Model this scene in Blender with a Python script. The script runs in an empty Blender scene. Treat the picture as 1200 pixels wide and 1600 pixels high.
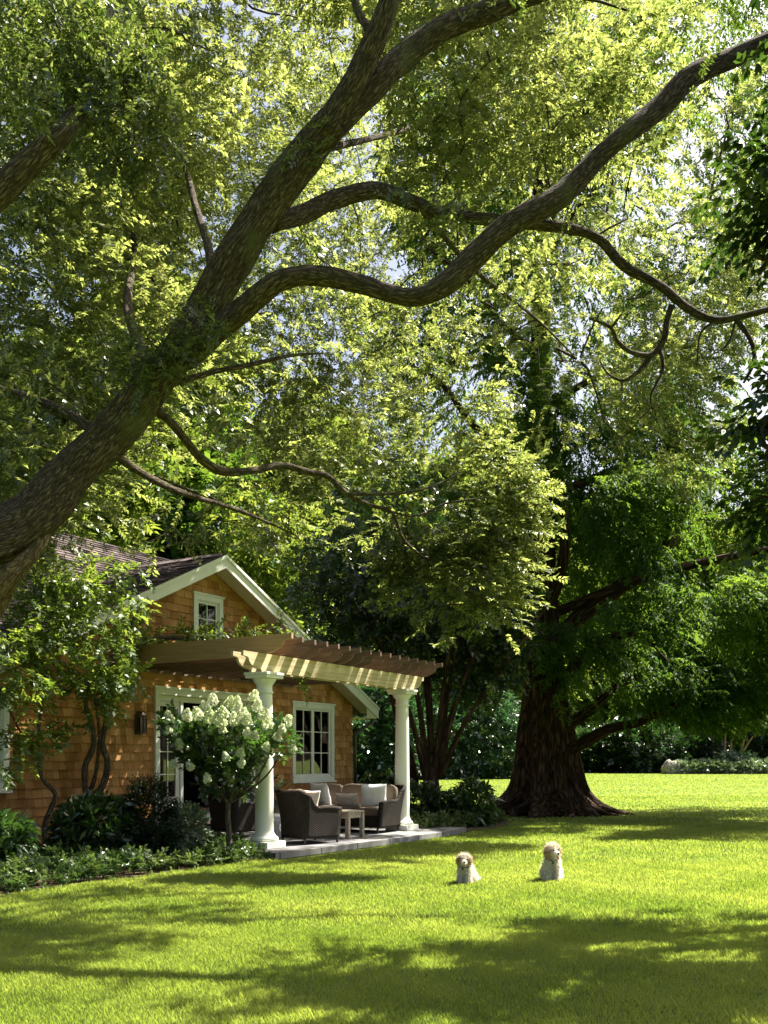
import bpy, bmesh, math, random
import numpy as np
from mathutils import Vector, Matrix, noise
random.seed(7); RNG = np.random.default_rng(11)
PI = math.pi
S = bpy.context.scene
COL = S.collection

# ------------------------------------------------------------------ camera, sky, sun, exposure
cam = bpy.data.cameras.new('camera'); camo = bpy.data.objects.new('camera', cam); COL.objects.link(camo)
camo.location = (0, 0, 1.42); camo.rotation_euler = (PI/2, 0, 0)
cam.sensor_fit = 'VERTICAL'; cam.sensor_height = 36; cam.lens = 33.75; cam.shift_y = 0.24
cam.clip_end = 1500; cam.clip_start = 0.05
S.camera = camo
SUN_EL, SUN_AZ = math.radians(55), math.radians(33)        # azimuth measured from +X towards +Y
sdir = Vector((math.cos(SUN_EL)*math.cos(SUN_AZ), math.cos(SUN_EL)*math.sin(SUN_AZ), math.sin(SUN_EL)))
w = bpy.data.worlds.new("World"); S.world = w; w.use_nodes = True
nt = w.node_tree; bg = nt.nodes['Background']
sky = nt.nodes.new('ShaderNodeTexSky'); sky.sky_type = 'NISHITA'; sky.sun_disc = False
sky.sun_elevation = SUN_EL; sky.sun_rotation = PI/2 - SUN_AZ; sky.air_density = 1.0; sky.dust_density = 6.0; sky.ozone_density = 0.5
nt.links.new(sky.outputs[0], bg.inputs[0]); bg.inputs[1].default_value = 0.05
sl = bpy.data.lights.new('sun', 'SUN'); so = bpy.data.objects.new('sun', sl); COL.objects.link(so)
sl.energy = 5.0; sl.angle = math.radians(0.5); sl.color = (1.0, 0.94, 0.82)
so.rotation_euler = sdir.to_track_quat('Z', 'Y').to_euler(); so.location = (20, 8, 30)
S.view_settings.view_transform = 'Standard'; S.view_settings.look = 'None'
S.view_settings.exposure = 2.1; S.view_settings.gamma = 1
cy = S.cycles
cy.max_bounces = 6; cy.diffuse_bounces = 2; cy.glossy_bounces = 3; cy.transmission_bounces = 4; cy.transparent_max_bounces = 8
cy.caustics_reflective = False; cy.caustics_refractive = False

F = 1500.0
def P(px, py, d): return Vector(((px-600)/F*d, d, 1.42+(1184-py)/F*d))

# ------------------------------------------------------------------ materials
def newmat(name):
    m = bpy.data.materials.new(name); m.use_nodes = True
    t = m.node_tree; t.nodes.clear()
    o = t.nodes.new('ShaderNodeOutputMaterial')
    return m, t, o
def N(t, typ, **kw):
    n = t.nodes.new(typ)
    for k, v in kw.items():
        if k.startswith('i_'):
            n.inputs[k[2:].replace('_', ' ')].default_value = v
        else: setattr(n, k, v)
    return n
def coords(t, scale=(1,1,1), attr=None):
    mp = N(t, 'ShaderNodeMapping'); mp.inputs['Scale'].default_value = scale
    if attr:
        a = N(t, 'ShaderNodeAttribute', attribute_name=attr); t.links.new(a.outputs['Vector'], mp.inputs[0])
    else:
        c = N(t, 'ShaderNodeTexCoord'); t.links.new(c.outputs['Object'], mp.inputs[0])
    return mp.outputs[0]
def ramp(t, fac, stops):
    r = N(t, 'ShaderNodeValToRGB'); e = r.color_ramp.elements
    while len(e) < len(stops): e.new(0.5)
    for i, (p, c) in enumerate(stops): e[i].position = p; e[i].color = (*c, 1)
    t.links.new(fac, r.inputs[0]); return r.outputs[0]
def noise_tex(t, vec, scale=5, detail=4, rough=0.6, dist=0.0):
    n = N(t, 'ShaderNodeTexNoise'); n.inputs['Scale'].default_value = scale; n.inputs['Detail'].default_value = detail
    n.inputs['Roughness'].default_value = rough; n.inputs['Distortion'].default_value = dist
    t.links.new(vec, n.inputs['Vector']); return n.outputs[0]
def bump(t, h, s=0.3, d=0.02):
    b = N(t, 'ShaderNodeBump'); b.inputs['Strength'].default_value = s; b.inputs['Distance'].default_value = d
    t.links.new(h, b.inputs['Height']); return b.outputs[0]
def mixc(t, f, a, b, mode='MIX'):
    n = N(t, 'ShaderNodeMix', data_type='RGBA', blend_type=mode)
    if isinstance(f, (int, float)): n.inputs[0].default_value = f
    else: t.links.new(f, n.inputs[0])
    for s_, i in ((a, 6), (b, 7)):
        if isinstance(s_, tuple): n.inputs[i].default_value = (*s_, 1)
        else: t.links.new(s_, n.inputs[i])
    return n.outputs[2]
def princ(t, o, col, rough=0.7, spec=0.3, nrm=None, metal=0.0, sheen=0.0):
    b = N(t, 'ShaderNodeBsdfPrincipled')
    if isinstance(col, tuple): b.inputs['Base Color'].default_value = (*col, 1)
    else: t.links.new(col, b.inputs['Base Color'])
    b.inputs['Roughness'].default_value = rough; b.inputs['Specular IOR Level'].default_value = spec
    b.inputs['Metallic'].default_value = metal; b.inputs['Sheen Weight'].default_value = sheen
    if nrm is not None: t.links.new(nrm, b.inputs['Normal'])
    t.links.new(b.outputs[0], o.inputs[0]); return b
def rand_island(t):
    g = N(t, 'ShaderNodeNewGeometry'); return g.outputs['Random Per Island']

def m_noise(name, c1, c2, scale=6, rough=0.7, bs=0.2, bd=0.01, spec=0.3, sc3=(1,1,1), detail=5):
    m, t, o = newmat(name); v = coords(t, sc3); n = noise_tex(t, v, scale, detail)
    princ(t, o, ramp(t, n, [(0.3, c1), (0.7, c2)]), rough, spec, bump(t, n, bs, bd)); return m

def leaf_mat(name, dark, light, tdark, tlight, trans=0.5, gloss=0.08, grough=0.35):
    m, t, o = newmat(name)
    a = N(t, 'ShaderNodeAttribute', attribute_name='tint')
    cd = ramp(t, a.outputs['Fac'], [(0.0, dark), (1.0, light)])
    ct = ramp(t, a.outputs['Fac'], [(0.0, tdark), (1.0, tlight)])
    d = N(t, 'ShaderNodeBsdfDiffuse'); t.links.new(cd, d.inputs[0])
    tr = N(t, 'ShaderNodeBsdfTranslucent'); t.links.new(ct, tr.inputs[0])
    mx = N(t, 'ShaderNodeMixShader'); mx.inputs[0].default_value = trans
    t.links.new(d.outputs[0], mx.inputs[1]); t.links.new(tr.outputs[0], mx.inputs[2])
    g = N(t, 'ShaderNodeBsdfGlossy'); g.inputs['Roughness'].default_value = grough; g.inputs[0].default_value = (0.9, 0.95, 0.85, 1)
    m2 = N(t, 'ShaderNodeMixShader'); m2.inputs[0].default_value = gloss
    t.links.new(mx.outputs[0], m2.inputs[1]); t.links.new(g.outputs[0], m2.inputs[2])
    t.links.new(m2.outputs[0], o.inputs[0]); return m

def bark_mat(name, c1, c2, c3, ring=26, along=5, bs=0.9, bd=0.03, moss=None):
    m, t, o = newmat(name); v = coords(t, (ring, ring, along), 'bc')
    n = noise_tex(t, v, 1.0, 6, 0.62, 0.6)
    v2 = coords(t, (1, 1, 1)); n2 = noise_tex(t, v2, 1.8, 4)
    vv = coords(t, (ring*0.7, ring*0.7, along*0.7), 'bc')
    vo = N(t, 'ShaderNodeTexVoronoi', feature='DISTANCE_TO_EDGE'); vo.inputs['Scale'].default_value = 1.0
    wn = N(t, 'ShaderNodeTexNoise'); wn.inputs['Scale'].default_value = 0.45; wn.inputs['Detail'].default_value = 3; t.links.new(vv, wn.inputs['Vector'])
    wa = N(t, 'ShaderNodeVectorMath', operation='MULTIPLY_ADD'); t.links.new(wn.outputs['Color'], wa.inputs[0]); wa.inputs[1].default_value = (3.2, 3.2, 3.2); t.links.new(vv, wa.inputs[2])
    t.links.new(wa.outputs[0], vo.inputs['Vector'])
    fr = ramp(t, vo.outputs['Distance'], [(0.0, (0, 0, 0)), (0.28, (1, 1, 1))])
    mul = N(t, 'ShaderNodeMath', operation='MULTIPLY'); t.links.new(n, mul.inputs[0]); t.links.new(fr, mul.inputs[1])
    add = N(t, 'ShaderNodeMath', operation='ADD'); t.links.new(mul.outputs[0], add.inputs[0]); t.links.new(n, add.inputs[1])
    h = N(t, 'ShaderNodeMath', operation='MULTIPLY'); h.inputs[1].default_value = 0.6; t.links.new(add.outputs[0], h.inputs[0])
    c = ramp(t, h.outputs[0], [(0.18, c1), (0.42, c2), (0.7, c3)])
    if moss:
        mf = ramp(t, n2, [(0.55, (0, 0, 0)), (0.68, (0.55, 0.55, 0.55))])
        c = mixc(t, mf, c, moss)
    princ(t, o, c, 0.95, 0.12, bump(t, h.outputs[0], bs, bd)); return m

M = {}
M['elm_leaf'] = leaf_mat('elm_leaf', (0.016, 0.034, 0.008), (0.105, 0.135, 0.045), (0.055, 0.095, 0.010), (0.50, 0.56, 0.13), 0.55, 0.07, 0.4)
M['redwood_leaf'] = leaf_mat('redwood_leaf', (0.014, 0.052, 0.012), (0.034, 0.092, 0.018), (0.06, 0.14, 0.012), (0.20, 0.30, 0.030), 0.5, 0.015, 0.5)
M['dark_leaf'] = leaf_mat('dark_leaf', (0.010, 0.026, 0.008), (0.022, 0.050, 0.014), (0.02, 0.06, 0.01), (0.05, 0.12, 0.02), 0.35, 0.10, 0.3)  # dark evergreen leaf; also carries the painted shade of the many-stemmed tree
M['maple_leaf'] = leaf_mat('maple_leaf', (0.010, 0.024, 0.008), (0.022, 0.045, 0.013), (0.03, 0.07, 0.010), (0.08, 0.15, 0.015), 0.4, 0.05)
M['hedge_leaf'] = leaf_mat('hedge_leaf', (0.014, 0.045, 0.020), (0.035, 0.090, 0.035), (0.03, 0.10, 0.02), (0.07, 0.20, 0.04), 0.3, 0.16, 0.3)
M['far_leaf'] = leaf_mat('far_leaf', (0.035, 0.085, 0.014), (0.075, 0.14, 0.022), (0.12, 0.19, 0.018), (0.32, 0.38, 0.055), 0.5, 0.02)
M['vine_leaf'] = leaf_mat('vine_leaf', (0.035, 0.080, 0.014), (0.095, 0.15, 0.030), (0.14, 0.24, 0.018), (0.38, 0.48, 0.06), 0.5, 0.045)
M['shrub_leaf'] = leaf_mat('shrub_leaf', (0.016, 0.042, 0.010), (0.042, 0.085, 0.020), (0.04, 0.12, 0.01), (0.10, 0.22, 0.02), 0.35, 0.12)
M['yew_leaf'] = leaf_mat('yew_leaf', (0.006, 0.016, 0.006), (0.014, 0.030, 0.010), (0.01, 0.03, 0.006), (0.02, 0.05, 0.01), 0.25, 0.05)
M['pale_leaf'] = leaf_mat('pale_leaf', (0.06, 0.10, 0.045), (0.30, 0.36, 0.24), (0.08, 0.15, 0.03), (0.22, 0.30, 0.12), 0.35, 0.08)
M['cover_leaf'] = leaf_mat('cover_leaf', (0.022, 0.055, 0.014), (0.13, 0.17, 0.06), (0.05, 0.11, 0.02), (0.20, 0.28, 0.05), 0.38, 0.035)
M['grass_blade'] = leaf_mat('grass_blade', (0.070, 0.115, 0.014), (0.24, 0.275, 0.060), (0.17, 0.28, 0.020), (0.48, 0.56, 0.085), 0.55, 0.05)
M['petal'] = leaf_mat('petal', (0.66, 0.72, 0.42), (0.88, 0.88, 0.72), (0.5, 0.6, 0.25), (0.7, 0.75, 0.5), 0.35, 0.02)
M['elm_bark'] = bark_mat('elm_bark', (0.014, 0.011, 0.008), (0.065, 0.050, 0.036), (0.19, 0.155, 0.11), 62, 11, 1.0, 0.03, (0.11, 0.13, 0.05))
M['mossy_bark'] = bark_mat('mossy_bark', (0.03, 0.02, 0.01), (0.14, 0.10, 0.05), (0.30, 0.24, 0.15), 60, 16, 1.0, 0.04, (0.20, 0.17, 0.03))
M['redwood_bark'] = bark_mat('redwood_bark', (0.010, 0.006, 0.004), (0.040, 0.024, 0.016), (0.14, 0.085, 0.055), 16, 1.6, 1.0, 0.08)
M['dark_bark'] = bark_mat('dark_bark', (0.016, 0.010, 0.008), (0.05, 0.032, 0.025), (0.12, 0.08, 0.06), 14, 2.5, 0.9, 0.03)
M['pale_bark'] = bark_mat('pale_bark', (0.2, 0.12, 0.07), (0.4, 0.26, 0.16), (0.55, 0.4, 0.28), 4, 1.0, 0.4, 0.02)
M['vine_bark'] = bark_mat('vine_bark', (0.03, 0.024, 0.018), (0.10, 0.08, 0.06), (0.24, 0.20, 0.15), 60, 8, 1.0, 0.02)

def shingle_mat(name, stops, streak=40, spec=0.15, roof=False):
    m, t, o = newmat(name)
    r = rand_island(t)
    v = coords(t, (streak, streak, 2.5) if not roof else (streak, 6, 14)); n = noise_tex(t, v, 1.0, 4, 0.6)
    v2 = coords(t, (1, 1, 1)); n2 = noise_tex(t, v2, 1.3, 4, 0.6)
    c = ramp(t, r, stops)
    c = mixc(t, 0.40, c, ramp(t, n, [(0.3, (0.45, 0.42, 0.4)), (0.7, (1.25, 1.2, 1.15))]), 'MULTIPLY')
    c = mixc(t, 0.5, c, ramp(t, n2, [(0.35, (0.62, 0.58, 0.55)), (0.65, (1.15, 1.12, 1.1))]), 'MULTIPLY')
    princ(t, o, c, 0.85, spec, bump(t, n, 0.5, 0.004)); return m
M['cedar'] = shingle_mat('cedar_shingle', [(0.0, (0.33, 0.165, 0.058)), (0.35, (0.45, 0.235, 0.088)), (0.7, (0.52, 0.285, 0.115)), (1.0, (0.62, 0.365, 0.16))])
M['roof_shingle'] = shingle_mat('roof_shingle', [(0.0, (0.06, 0.047, 0.047)), (0.5, (0.125, 0.10, 0.10)), (1.0, (0.21, 0.17, 0.165))], 30, 0.15, True)
M['white_paint'] = m_noise('white_paint', (0.72, 0.76, 0.68), (0.80, 0.82, 0.76), 3, 0.45, 0.05, 0.003)
M['column_paint'] = m_noise('column_paint', (0.74, 0.75, 0.66), (0.80, 0.80, 0.72), 2, 0.4, 0.04, 0.003)
M['cream_paint'] = m_noise('cream_paint', (0.62, 0.60, 0.42), (0.70, 0.67, 0.50), 3, 0.5, 0.05, 0.003)
def wood_mat(name, c1, c2, c3, axis='y', sc=1.0):
    m, t, o = newmat(name)
    s = {'x': (1.2, 30, 30), 'y': (30, 1.2, 30), 'z': (30, 30, 1.2)}[axis]
    v = coords(t, tuple(a*sc for a in s)); n = noise_tex(t, v, 1.0, 5, 0.65, 1.2)
    r = rand_island(t)
    c = ramp(t, n, [(0.25, c1), (0.5, c2), (0.75, c3)])
    c = mixc(t, 0.6, c, ramp(t, r, [(0, (0.75, 0.72, 0.72)), (1, (1.12, 1.08, 1.06))]), 'MULTIPLY')
    princ(t, o, c, 0.75, 0.2, bump(t, n, 0.35, 0.004)); return m
M['rafter_wood'] = wood_mat('rafter_wood', (0.10, 0.065, 0.052), (0.18, 0.12, 0.098), (0.28, 0.20, 0.16), 'y')
M['first_rafter'] = wood_mat('first_rafter', (0.30, 0.19, 0.10), (0.42, 0.28, 0.16), (0.5, 0.35, 0.21), 'y')
M['beam_wood'] = wood_mat('beam_wood', (0.30, 0.24, 0.13), (0.50, 0.43, 0.26), (0.66, 0.60, 0.42), 'x', 0.7)
M['grey_wood'] = wood_mat('grey_wood', (0.20, 0.17, 0.12), (0.36, 0.32, 0.25), (0.5, 0.46, 0.38), 'y')
M['tread'] = wood_mat('tread', (0.09, 0.06, 0.05), (0.15, 0.10, 0.085), (0.2, 0.15, 0.12), 'x')
M['black_metal'] = m_noise('black_metal', (0.015, 0.016, 0.017), (0.03, 0.032, 0.033), 8, 0.4, 0.05, 0.002, 0.5)
M['bronze'] = m_noise('bronze', (0.05, 0.04, 0.025), (0.09, 0.07, 0.04), 8, 0.45, 0.05, 0.002, 0.5)
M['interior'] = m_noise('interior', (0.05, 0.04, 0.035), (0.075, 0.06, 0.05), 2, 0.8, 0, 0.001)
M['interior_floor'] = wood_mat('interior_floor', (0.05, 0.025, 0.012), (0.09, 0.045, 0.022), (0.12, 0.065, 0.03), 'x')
M['curtain'] = m_noise('curtain', (0.10, 0.10, 0.08), (0.16, 0.15, 0.12), 20, 0.9, 0, 0.001, 0.1, (8, 8, 0.3))
def glass_mat():
    m, t, o = newmat('pane_glass')
    g = N(t, 'ShaderNodeBsdfGlossy'); g.inputs['Roughness'].default_value = 0.02
    tr = N(t, 'ShaderNodeBsdfTransparent'); tr.inputs[0].default_value = (0.8, 0.85, 0.82, 1)
    fr = N(t, 'ShaderNodeFresnel'); fr.inputs[0].default_value = 1.9
    v = coords(t); n = noise_tex(t, v, 2.2, 1); nb = bump(t, n, 0.06, 0.02); t.links.new(nb, g.inputs['Normal'])
    mx = N(t, 'ShaderNodeMixShader'); t.links.new(fr.outputs[0], mx.inputs[0]); t.links.new(tr.outputs[0], mx.inputs[1]); t.links.new(g.outputs[0], mx.inputs[2])
    t.links.new(mx.outputs[0], o.inputs[0]); return m
M['glass'] = glass_mat()
def wicker_mat():
    m, t, o = newmat('wicker'); v = coords(t, (1, 1, 1))
    c = N(t, 'ShaderNodeSeparateXYZ'); t.links.new(v, c.inputs[0])
    ad = N(t, 'ShaderNodeMath', operation='ADD'); t.links.new(c.outputs[0], ad.inputs[0]); t.links.new(c.outputs[1], ad.inputs[1])
    s1 = N(t, 'ShaderNodeMath', operation='MULTIPLY'); s1.inputs[1].default_value = 120; t.links.new(ad.outputs[0], s1.inputs[0])
    s2 = N(t, 'ShaderNodeMath', operation='MULTIPLY'); s2.inputs[1].default_value = 190; t.links.new(c.outputs[2], s2.inputs[0])
    a = N(t, 'ShaderNodeMath', operation='SINE'); t.links.new(s1.outputs[0], a.inputs[0])
    b = N(t, 'ShaderNodeMath', operation='SINE'); t.links.new(s2.outputs[0], b.inputs[0])
    ml = N(t, 'ShaderNodeMath', operation='MULTIPLY'); t.links.new(a.outputs[0], ml.inputs[0]); t.links.new(b.outputs[0], ml.inputs[1])
    f = N(t, 'ShaderNodeMath', operation='MULTIPLY_ADD'); f.inputs[1].default_value = 0.5; f.inputs[2].default_value = 0.5; t.links.new(ml.outputs[0], f.inputs[0])
    nn = noise_tex(t, v, 9, 3)
    cc = mixc(t, f.outputs[0], (0.009, 0.0075, 0.0065), (0.048, 0.040, 0.033))
    cc = mixc(t, 0.5, cc, ramp(t, nn, [(0.3, (0.6, 0.6, 0.6)), (0.7, (1.3, 1.3, 1.3))]), 'MULTIPLY')
    princ(t, o, cc, 0.8, 0.12, bump(t, f.outputs[0], 0.9, 0.01)); return m
M['wicker'] = wicker_mat()
M['taupe_fabric'] = m_noise('taupe_fabric', (0.11, 0.085, 0.062), (0.15, 0.12, 0.09), 30, 0.95, 0.2, 0.003, 0.1)
M['white_fabric'] = m_noise('white_fabric', (0.74, 0.74, 0.74), (0.82, 0.82, 0.81), 9, 0.95, 0.25, 0.01, 0.1)
def lattice_mat(name, a, b, sc):
    m, t, o = newmat(name); v = coords(t, (sc, sc, sc))
    vo = N(t, 'ShaderNodeTexVoronoi', feature='DISTANCE_TO_EDGE'); vo.inputs['Randomness'].default_value = 0.15; t.links.new(v, vo.inputs['Vector'])
    c = ramp(t, vo.outputs['Distance'], [(0.06, a), (0.12, b)])
    princ(t, o, c, 0.8, 0.2); return m
M['pink_fabric'] = lattice_mat('pink_fabric', (0.72, 0.66, 0.62), (0.52, 0.42, 0.37), 22)
M['ceramic'] = lattice_mat('blue_white_ceramic', (0.76, 0.78, 0.8), (0.10, 0.13, 0.22), 11)
M['ceramic_white'] = m_noise('ceramic_white', (0.72, 0.75, 0.78), (0.78, 0.8, 0.82), 6, 0.15, 0.02, 0.001, 0.5)
M['mulch'] = m_noise('mulch', (0.05, 0.033, 0.022), (0.20, 0.15, 0.10), 26, 0.95, 0.8, 0.03, 0.1)
M['rock'] = m_noise('rock', (0.12, 0.11, 0.10), (0.42, 0.38, 0.34), 2.5, 0.9, 0.8, 0.08, 0.2)
def stone_mat():
    m, t, o = newmat('bluestone'); v = coords(t, (1, 1, 1))
    br = N(t, 'ShaderNodeTexBrick'); br.inputs['Scale'].default_value = 1.0; br.offset = 0.5
    br.inputs['Brick Width'].default_value = 0.9; br.inputs['Row Height'].default_value = 0.6; br.inputs['Mortar Size'].default_value = 0.016
    br.inputs['Color1'].default_value = (0.15, 0.15, 0.16, 1); br.inputs['Color2'].default_value = (0.23, 0.225, 0.22, 1); br.inputs['Mortar'].default_value = (0.07, 0.07, 0.065, 1)
    t.links.new(v, br.inputs['Vector'])
    n = noise_tex(t, v, 3.5, 6)
    c = mixc(t, 0.6, br.outputs[0], ramp(t, n, [(0.3, (0.7, 0.7, 0.7)), (0.7, (1.2, 1.2, 1.18))]), 'MULTIPLY')
    princ(t, o, c, 0.8, 0.25, bump(t, n, 0.3, 0.006)); return m
M['stone'] = stone_mat()
def lawn_mat():
    m, t, o = newmat('lawn'); v = coords(t)
    n1 = noise_tex(t, v, 0.35, 5, 0.6); n2 = noise_tex(t, coords(t, (1, 1, 1)), 45, 4, 0.7); n3 = noise_tex(t, coords(t, (1, 2.4, 1)), 2.2, 5, 0.65)
    c = ramp(t, n2, [(0.25, (0.06, 0.095, 0.012)), (0.55, (0.13, 0.175, 0.022)), (0.8, (0.20, 0.24, 0.045))])
    c = mixc(t, 0.55, c, ramp(t, n1, [(0.35, (0.75, 0.85, 0.7)), (0.65, (1.15, 1.1, 1.2))]), 'MULTIPLY')
    c = mixc(t, 0.55, c, ramp(t, n3, [(0.3, (0.7, 0.8, 0.7)), (0.7, (1.2, 1.12, 1.3))]), 'MULTIPLY')
    princ(t, o, c, 0.9, 0.1, bump(t, n2, 0.9, 0.03)); return m
M['lawn'] = lawn_mat()
def attr_mat(name, rough=0.9):
    m, t, o = newmat(name); a = N(t, 'ShaderNodeAttribute', attribute_name='fur_colour')
    d = N(t, 'ShaderNodeBsdfDiffuse'); t.links.new(a.outputs['Color'], d.inputs[0])
    tr = N(t, 'ShaderNodeBsdfTranslucent'); t.links.new(a.outputs['Color'], tr.inputs[0])
    mx = N(t, 'ShaderNodeMixShader'); mx.inputs[0].default_value = 0.35
    t.links.new(d.outputs[0], mx.inputs[1]); t.links.new(tr.outputs[0], mx.inputs[2]); t.links.new(mx.outputs[0], o.inputs[0]); return m
M['fur'] = attr_mat('fur')
M['nose'] = m_noise('nose', (0.01, 0.01, 0.01), (0.02, 0.018, 0.018), 20, 0.25, 0.1, 0.001, 0.6)
M['tongue'] = m_noise('tongue', (0.45, 0.10, 0.09), (0.55, 0.14, 0.12), 20, 0.4, 0.1, 0.001, 0.5)
M['collar'] = m_noise('collar', (0.03, 0.03, 0.03), (0.06, 0.06, 0.06), 20, 0.6, 0.1, 0.001, 0.4)

# ------------------------------------------------------------------ builders
def tag(o, label=None, cat=None, group=None, kind=None):
    if label: o['label'] = label
    if cat: o['category'] = cat
    if group: o['group'] = group
    if kind: o['kind'] = kind
    return o
def empty(name, loc, rz=0.0):
    o = bpy.data.objects.new(name, None); COL.objects.link(o); o.location = loc; o.rotation_euler = (0, 0, rz); o.empty_display_size = 0.2
    return o
ROOT_INV = {}
def root_loc(parent):
    p = parent; off = Vector((0, 0, 0))
    while p is not None:
        off += p.location; p = p.parent
    return off
class MB:
    """collects shapes, builds ONE mesh object"""
    def __init__(s): s.v = []; s.f = []; s.bc = []; s.sm = []
    def add(s, vs, fs, bc=None, smooth=False):
        n = len(s.v); s.v.extend([tuple(a) for a in vs]); s.f.extend([tuple(i+n for i in f) for f in fs])
        s.bc.extend(bc if bc is not None else [tuple(a) for a in vs]); s.sm.extend([smooth]*len(fs)); return s
    def box(s, c, d, R=None):
        hx, hy, hz = d[0]/2, d[1]/2, d[2]/2
        vs = [Vector((x*hx, y*hy, z*hz)) for z in (-1, 1) for y in (-1, 1) for x in (-1, 1)]
        if R is not None: vs = [R @ a for a in vs]
        vs = [a+Vector(c) for a in vs]
        return s.add(vs, [(0, 2, 3, 1), (4, 5, 7, 6), (0, 1, 5, 4), (2, 6, 7, 3), (0, 4, 6, 2), (1, 3, 7, 5)])
    def box2(s, a, b):
        a = Vector(a); b = Vector(b); return s.box((a+b)/2, b-a)
    def prism(s, poly, e, axis):
        """poly: 3D points of one face, e: extrusion vector"""
        n = len(poly); e = Vector(e); vs = [Vector(p) for p in poly]+[Vector(p)+e for p in poly]
        nrm = Vector((0, 0, 0))
        for i in range(n):
            a, b = vs[i], vs[(i+1) % n]; nrm += a.cross(b)
        fl = nrm.dot(e) > 0
        fs = [tuple(range(n-1, -1, -1)) if fl else tuple(range(n)), tuple(range(n, 2*n)) if fl else tuple(range(2*n-1, n-1, -1))]
        for i in range(n):
            j = (i+1) % n; fs.append((i, j, n+j, n+i) if fl else (j, i, n+i, n+j))
        return s.add(vs, fs)
    def tube(s, pts, rad, n=8, step=None, jit=0.0, flute=None, cap=True, seed=0.0, smooth=True):
        pts = [Vector(p) for p in pts]; rad = list(rad) if hasattr(rad, '__len__') else [rad]*len(pts)
        if step: pts, rad = resample(pts, rad, step)
        m = len(pts); L = 0.0
        T = []
        for i in range(m):
            a = pts[max(0, i-1)]; b = pts[min(m-1, i+1)]; T.append((b-a).normalized() if (b-a).length > 1e-9 else Vector((0, 0, 1)))
        ref = Vector((0, 0, 1)) if abs(T[0].z) < 0.9 else Vector((1, 0, 0))
        X = T[0].cross(ref).normalized(); vs = []; bc = []
        for i in range(m):
            X = (X - T[i]*X.dot(T[i])).normalized(); Y = T[i].cross(X)
            if i: L += (pts[i]-pts[i-1]).length
            for k in range(n):
                th = 2*PI*k/n; cx, cy_ = math.cos(th), math.sin(th); r = rad[i]
                if flute: r *= flute(th, L, pts[i])
                if jit:
                    q = Vector((cx*rad[i]*6, cy_*rad[i]*6, L*1.6+seed)); r *= 1+jit*noise.noise(q)
                    q = Vector((cx*rad[i]*26, cy_*rad[i]*26, L*5+seed)); r *= 1+jit*0.45*noise.noise(q)
                vs.append(pts[i]+X*(cx*r)+Y*(cy_*r)); bc.append((cx*rad[i], cy_*rad[i], L+seed))
        fs = [(i*n+k, i*n+(k+1) % n, (i+1)*n+(k+1) % n, (i+1)*n+k) for i in range(m-1) for k in range(n)]
        if cap: fs += [tuple(range(n-1, -1, -1)), tuple(range((m-1)*n, m*n))]
        return s.add(vs, fs, bc, smooth)
    def lathe(s, prof, c, n=32, smooth=True):
        vs = []; m = len(prof)
        for r, z in prof:
            for k in range(n):
                a = 2*PI*k/n; vs.append((c[0]+r*math.cos(a), c[1]+r*math.sin(a), c[2]+z))
        fs = [(i*n+k, i*n+(k+1) % n, (i+1)*n+(k+1) % n, (i+1)*n+k) for i in range(m-1) for k in range(n)]
        fs += [tuple(range(n-1, -1, -1)), tuple(range((m-1)*n, m*n))]
        return s.add(vs, fs, None, smooth)
    def blob(s, c, r, R=None, nu=14, nv=10, e=1.0, jit=0.0):
        """superellipsoid; e<1 gives a boxy cushion"""
        vs = []; fs = []
        def pw(x): return math.copysign(abs(x)**e, x)
        for i in range(nv+1):
            ph = -PI/2+PI*i/nv
            for k in range(nu):
                th = 2*PI*k/nu
                q = Vector((pw(math.cos(ph))*pw(math.cos(th))*r[0], pw(math.cos(ph))*pw(math.sin(th))*r[1], pw(math.sin(ph))*r[2]))
                if jit: q *= 1+jit*noise.noise(q*7+Vector(c))
                if R is not None: q = R @ q
                vs.append(q+Vector(c))
        for i in range(nv):
            for k in range(nu): fs.append((i*nu+k, i*nu+(k+1) % nu, (i+1)*nu+(k+1) % nu, (i+1)*nu+k))
        return s.add(vs, fs, None, True)
    def build(s, name, mat, parent=None, world=False, bevel=0.0):
        me = bpy.data.meshes.new(name)
        off = root_loc(parent) if (world and parent is not None) else Vector((0, 0, 0))
        me.from_pydata([tuple(Vector(a)-off) for a in s.v] if world else s.v, [], s.f)
        me.polygons.foreach_set('use_smooth', s.sm)
        at = me.attributes.new('bc', 'FLOAT_VECTOR', 'POINT'); at.data.foreach_set('vector', np.array(s.bc, dtype=np.float32).ravel())
        me.materials.append(M[mat]); me.update()
        if bevel:
            bm = bmesh.new(); bm.from_mesh(me)
            bmesh.ops.remove_doubles(bm, verts=bm.verts, dist=1e-5)
            es = [e for e in bm.edges if len(e.link_faces) == 2 and e.calc_face_angle(0) > 0.6]
            bmesh.ops.bevel(bm, geom=es, offset=bevel, segments=2, affect='EDGES', clamp_overlap=True); bm.to_mesh(me); bm.free()
        o = bpy.data.objects.new(name, me); COL.objects.link(o)
        if parent is not None: o.parent = parent
        return o
def resample(pts, rad, step):
    P2 = []; R2 = []; n = len(pts)
    for i in range(n-1):
        p0 = pts[max(i-1, 0)]; p1 = pts[i]; p2 = pts[i+1]; p3 = pts[min(i+2, n-1)]
        k = max(1, int((p2-p1).length/step))
        for j in range(k):
            t = j/k; t2 = t*t; t3 = t2*t
            P2.append(0.5*((2*p1)+(p2-p0)*t+(2*p0-5*p1+4*p2-p3)*t2+(3*p1-p0-3*p2+p3)*t3)); R2.append(rad[i]*(1-t)+rad[i+1]*t)
    P2.append(pts[-1]); R2.append(rad[-1]); return P2, R2

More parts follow.
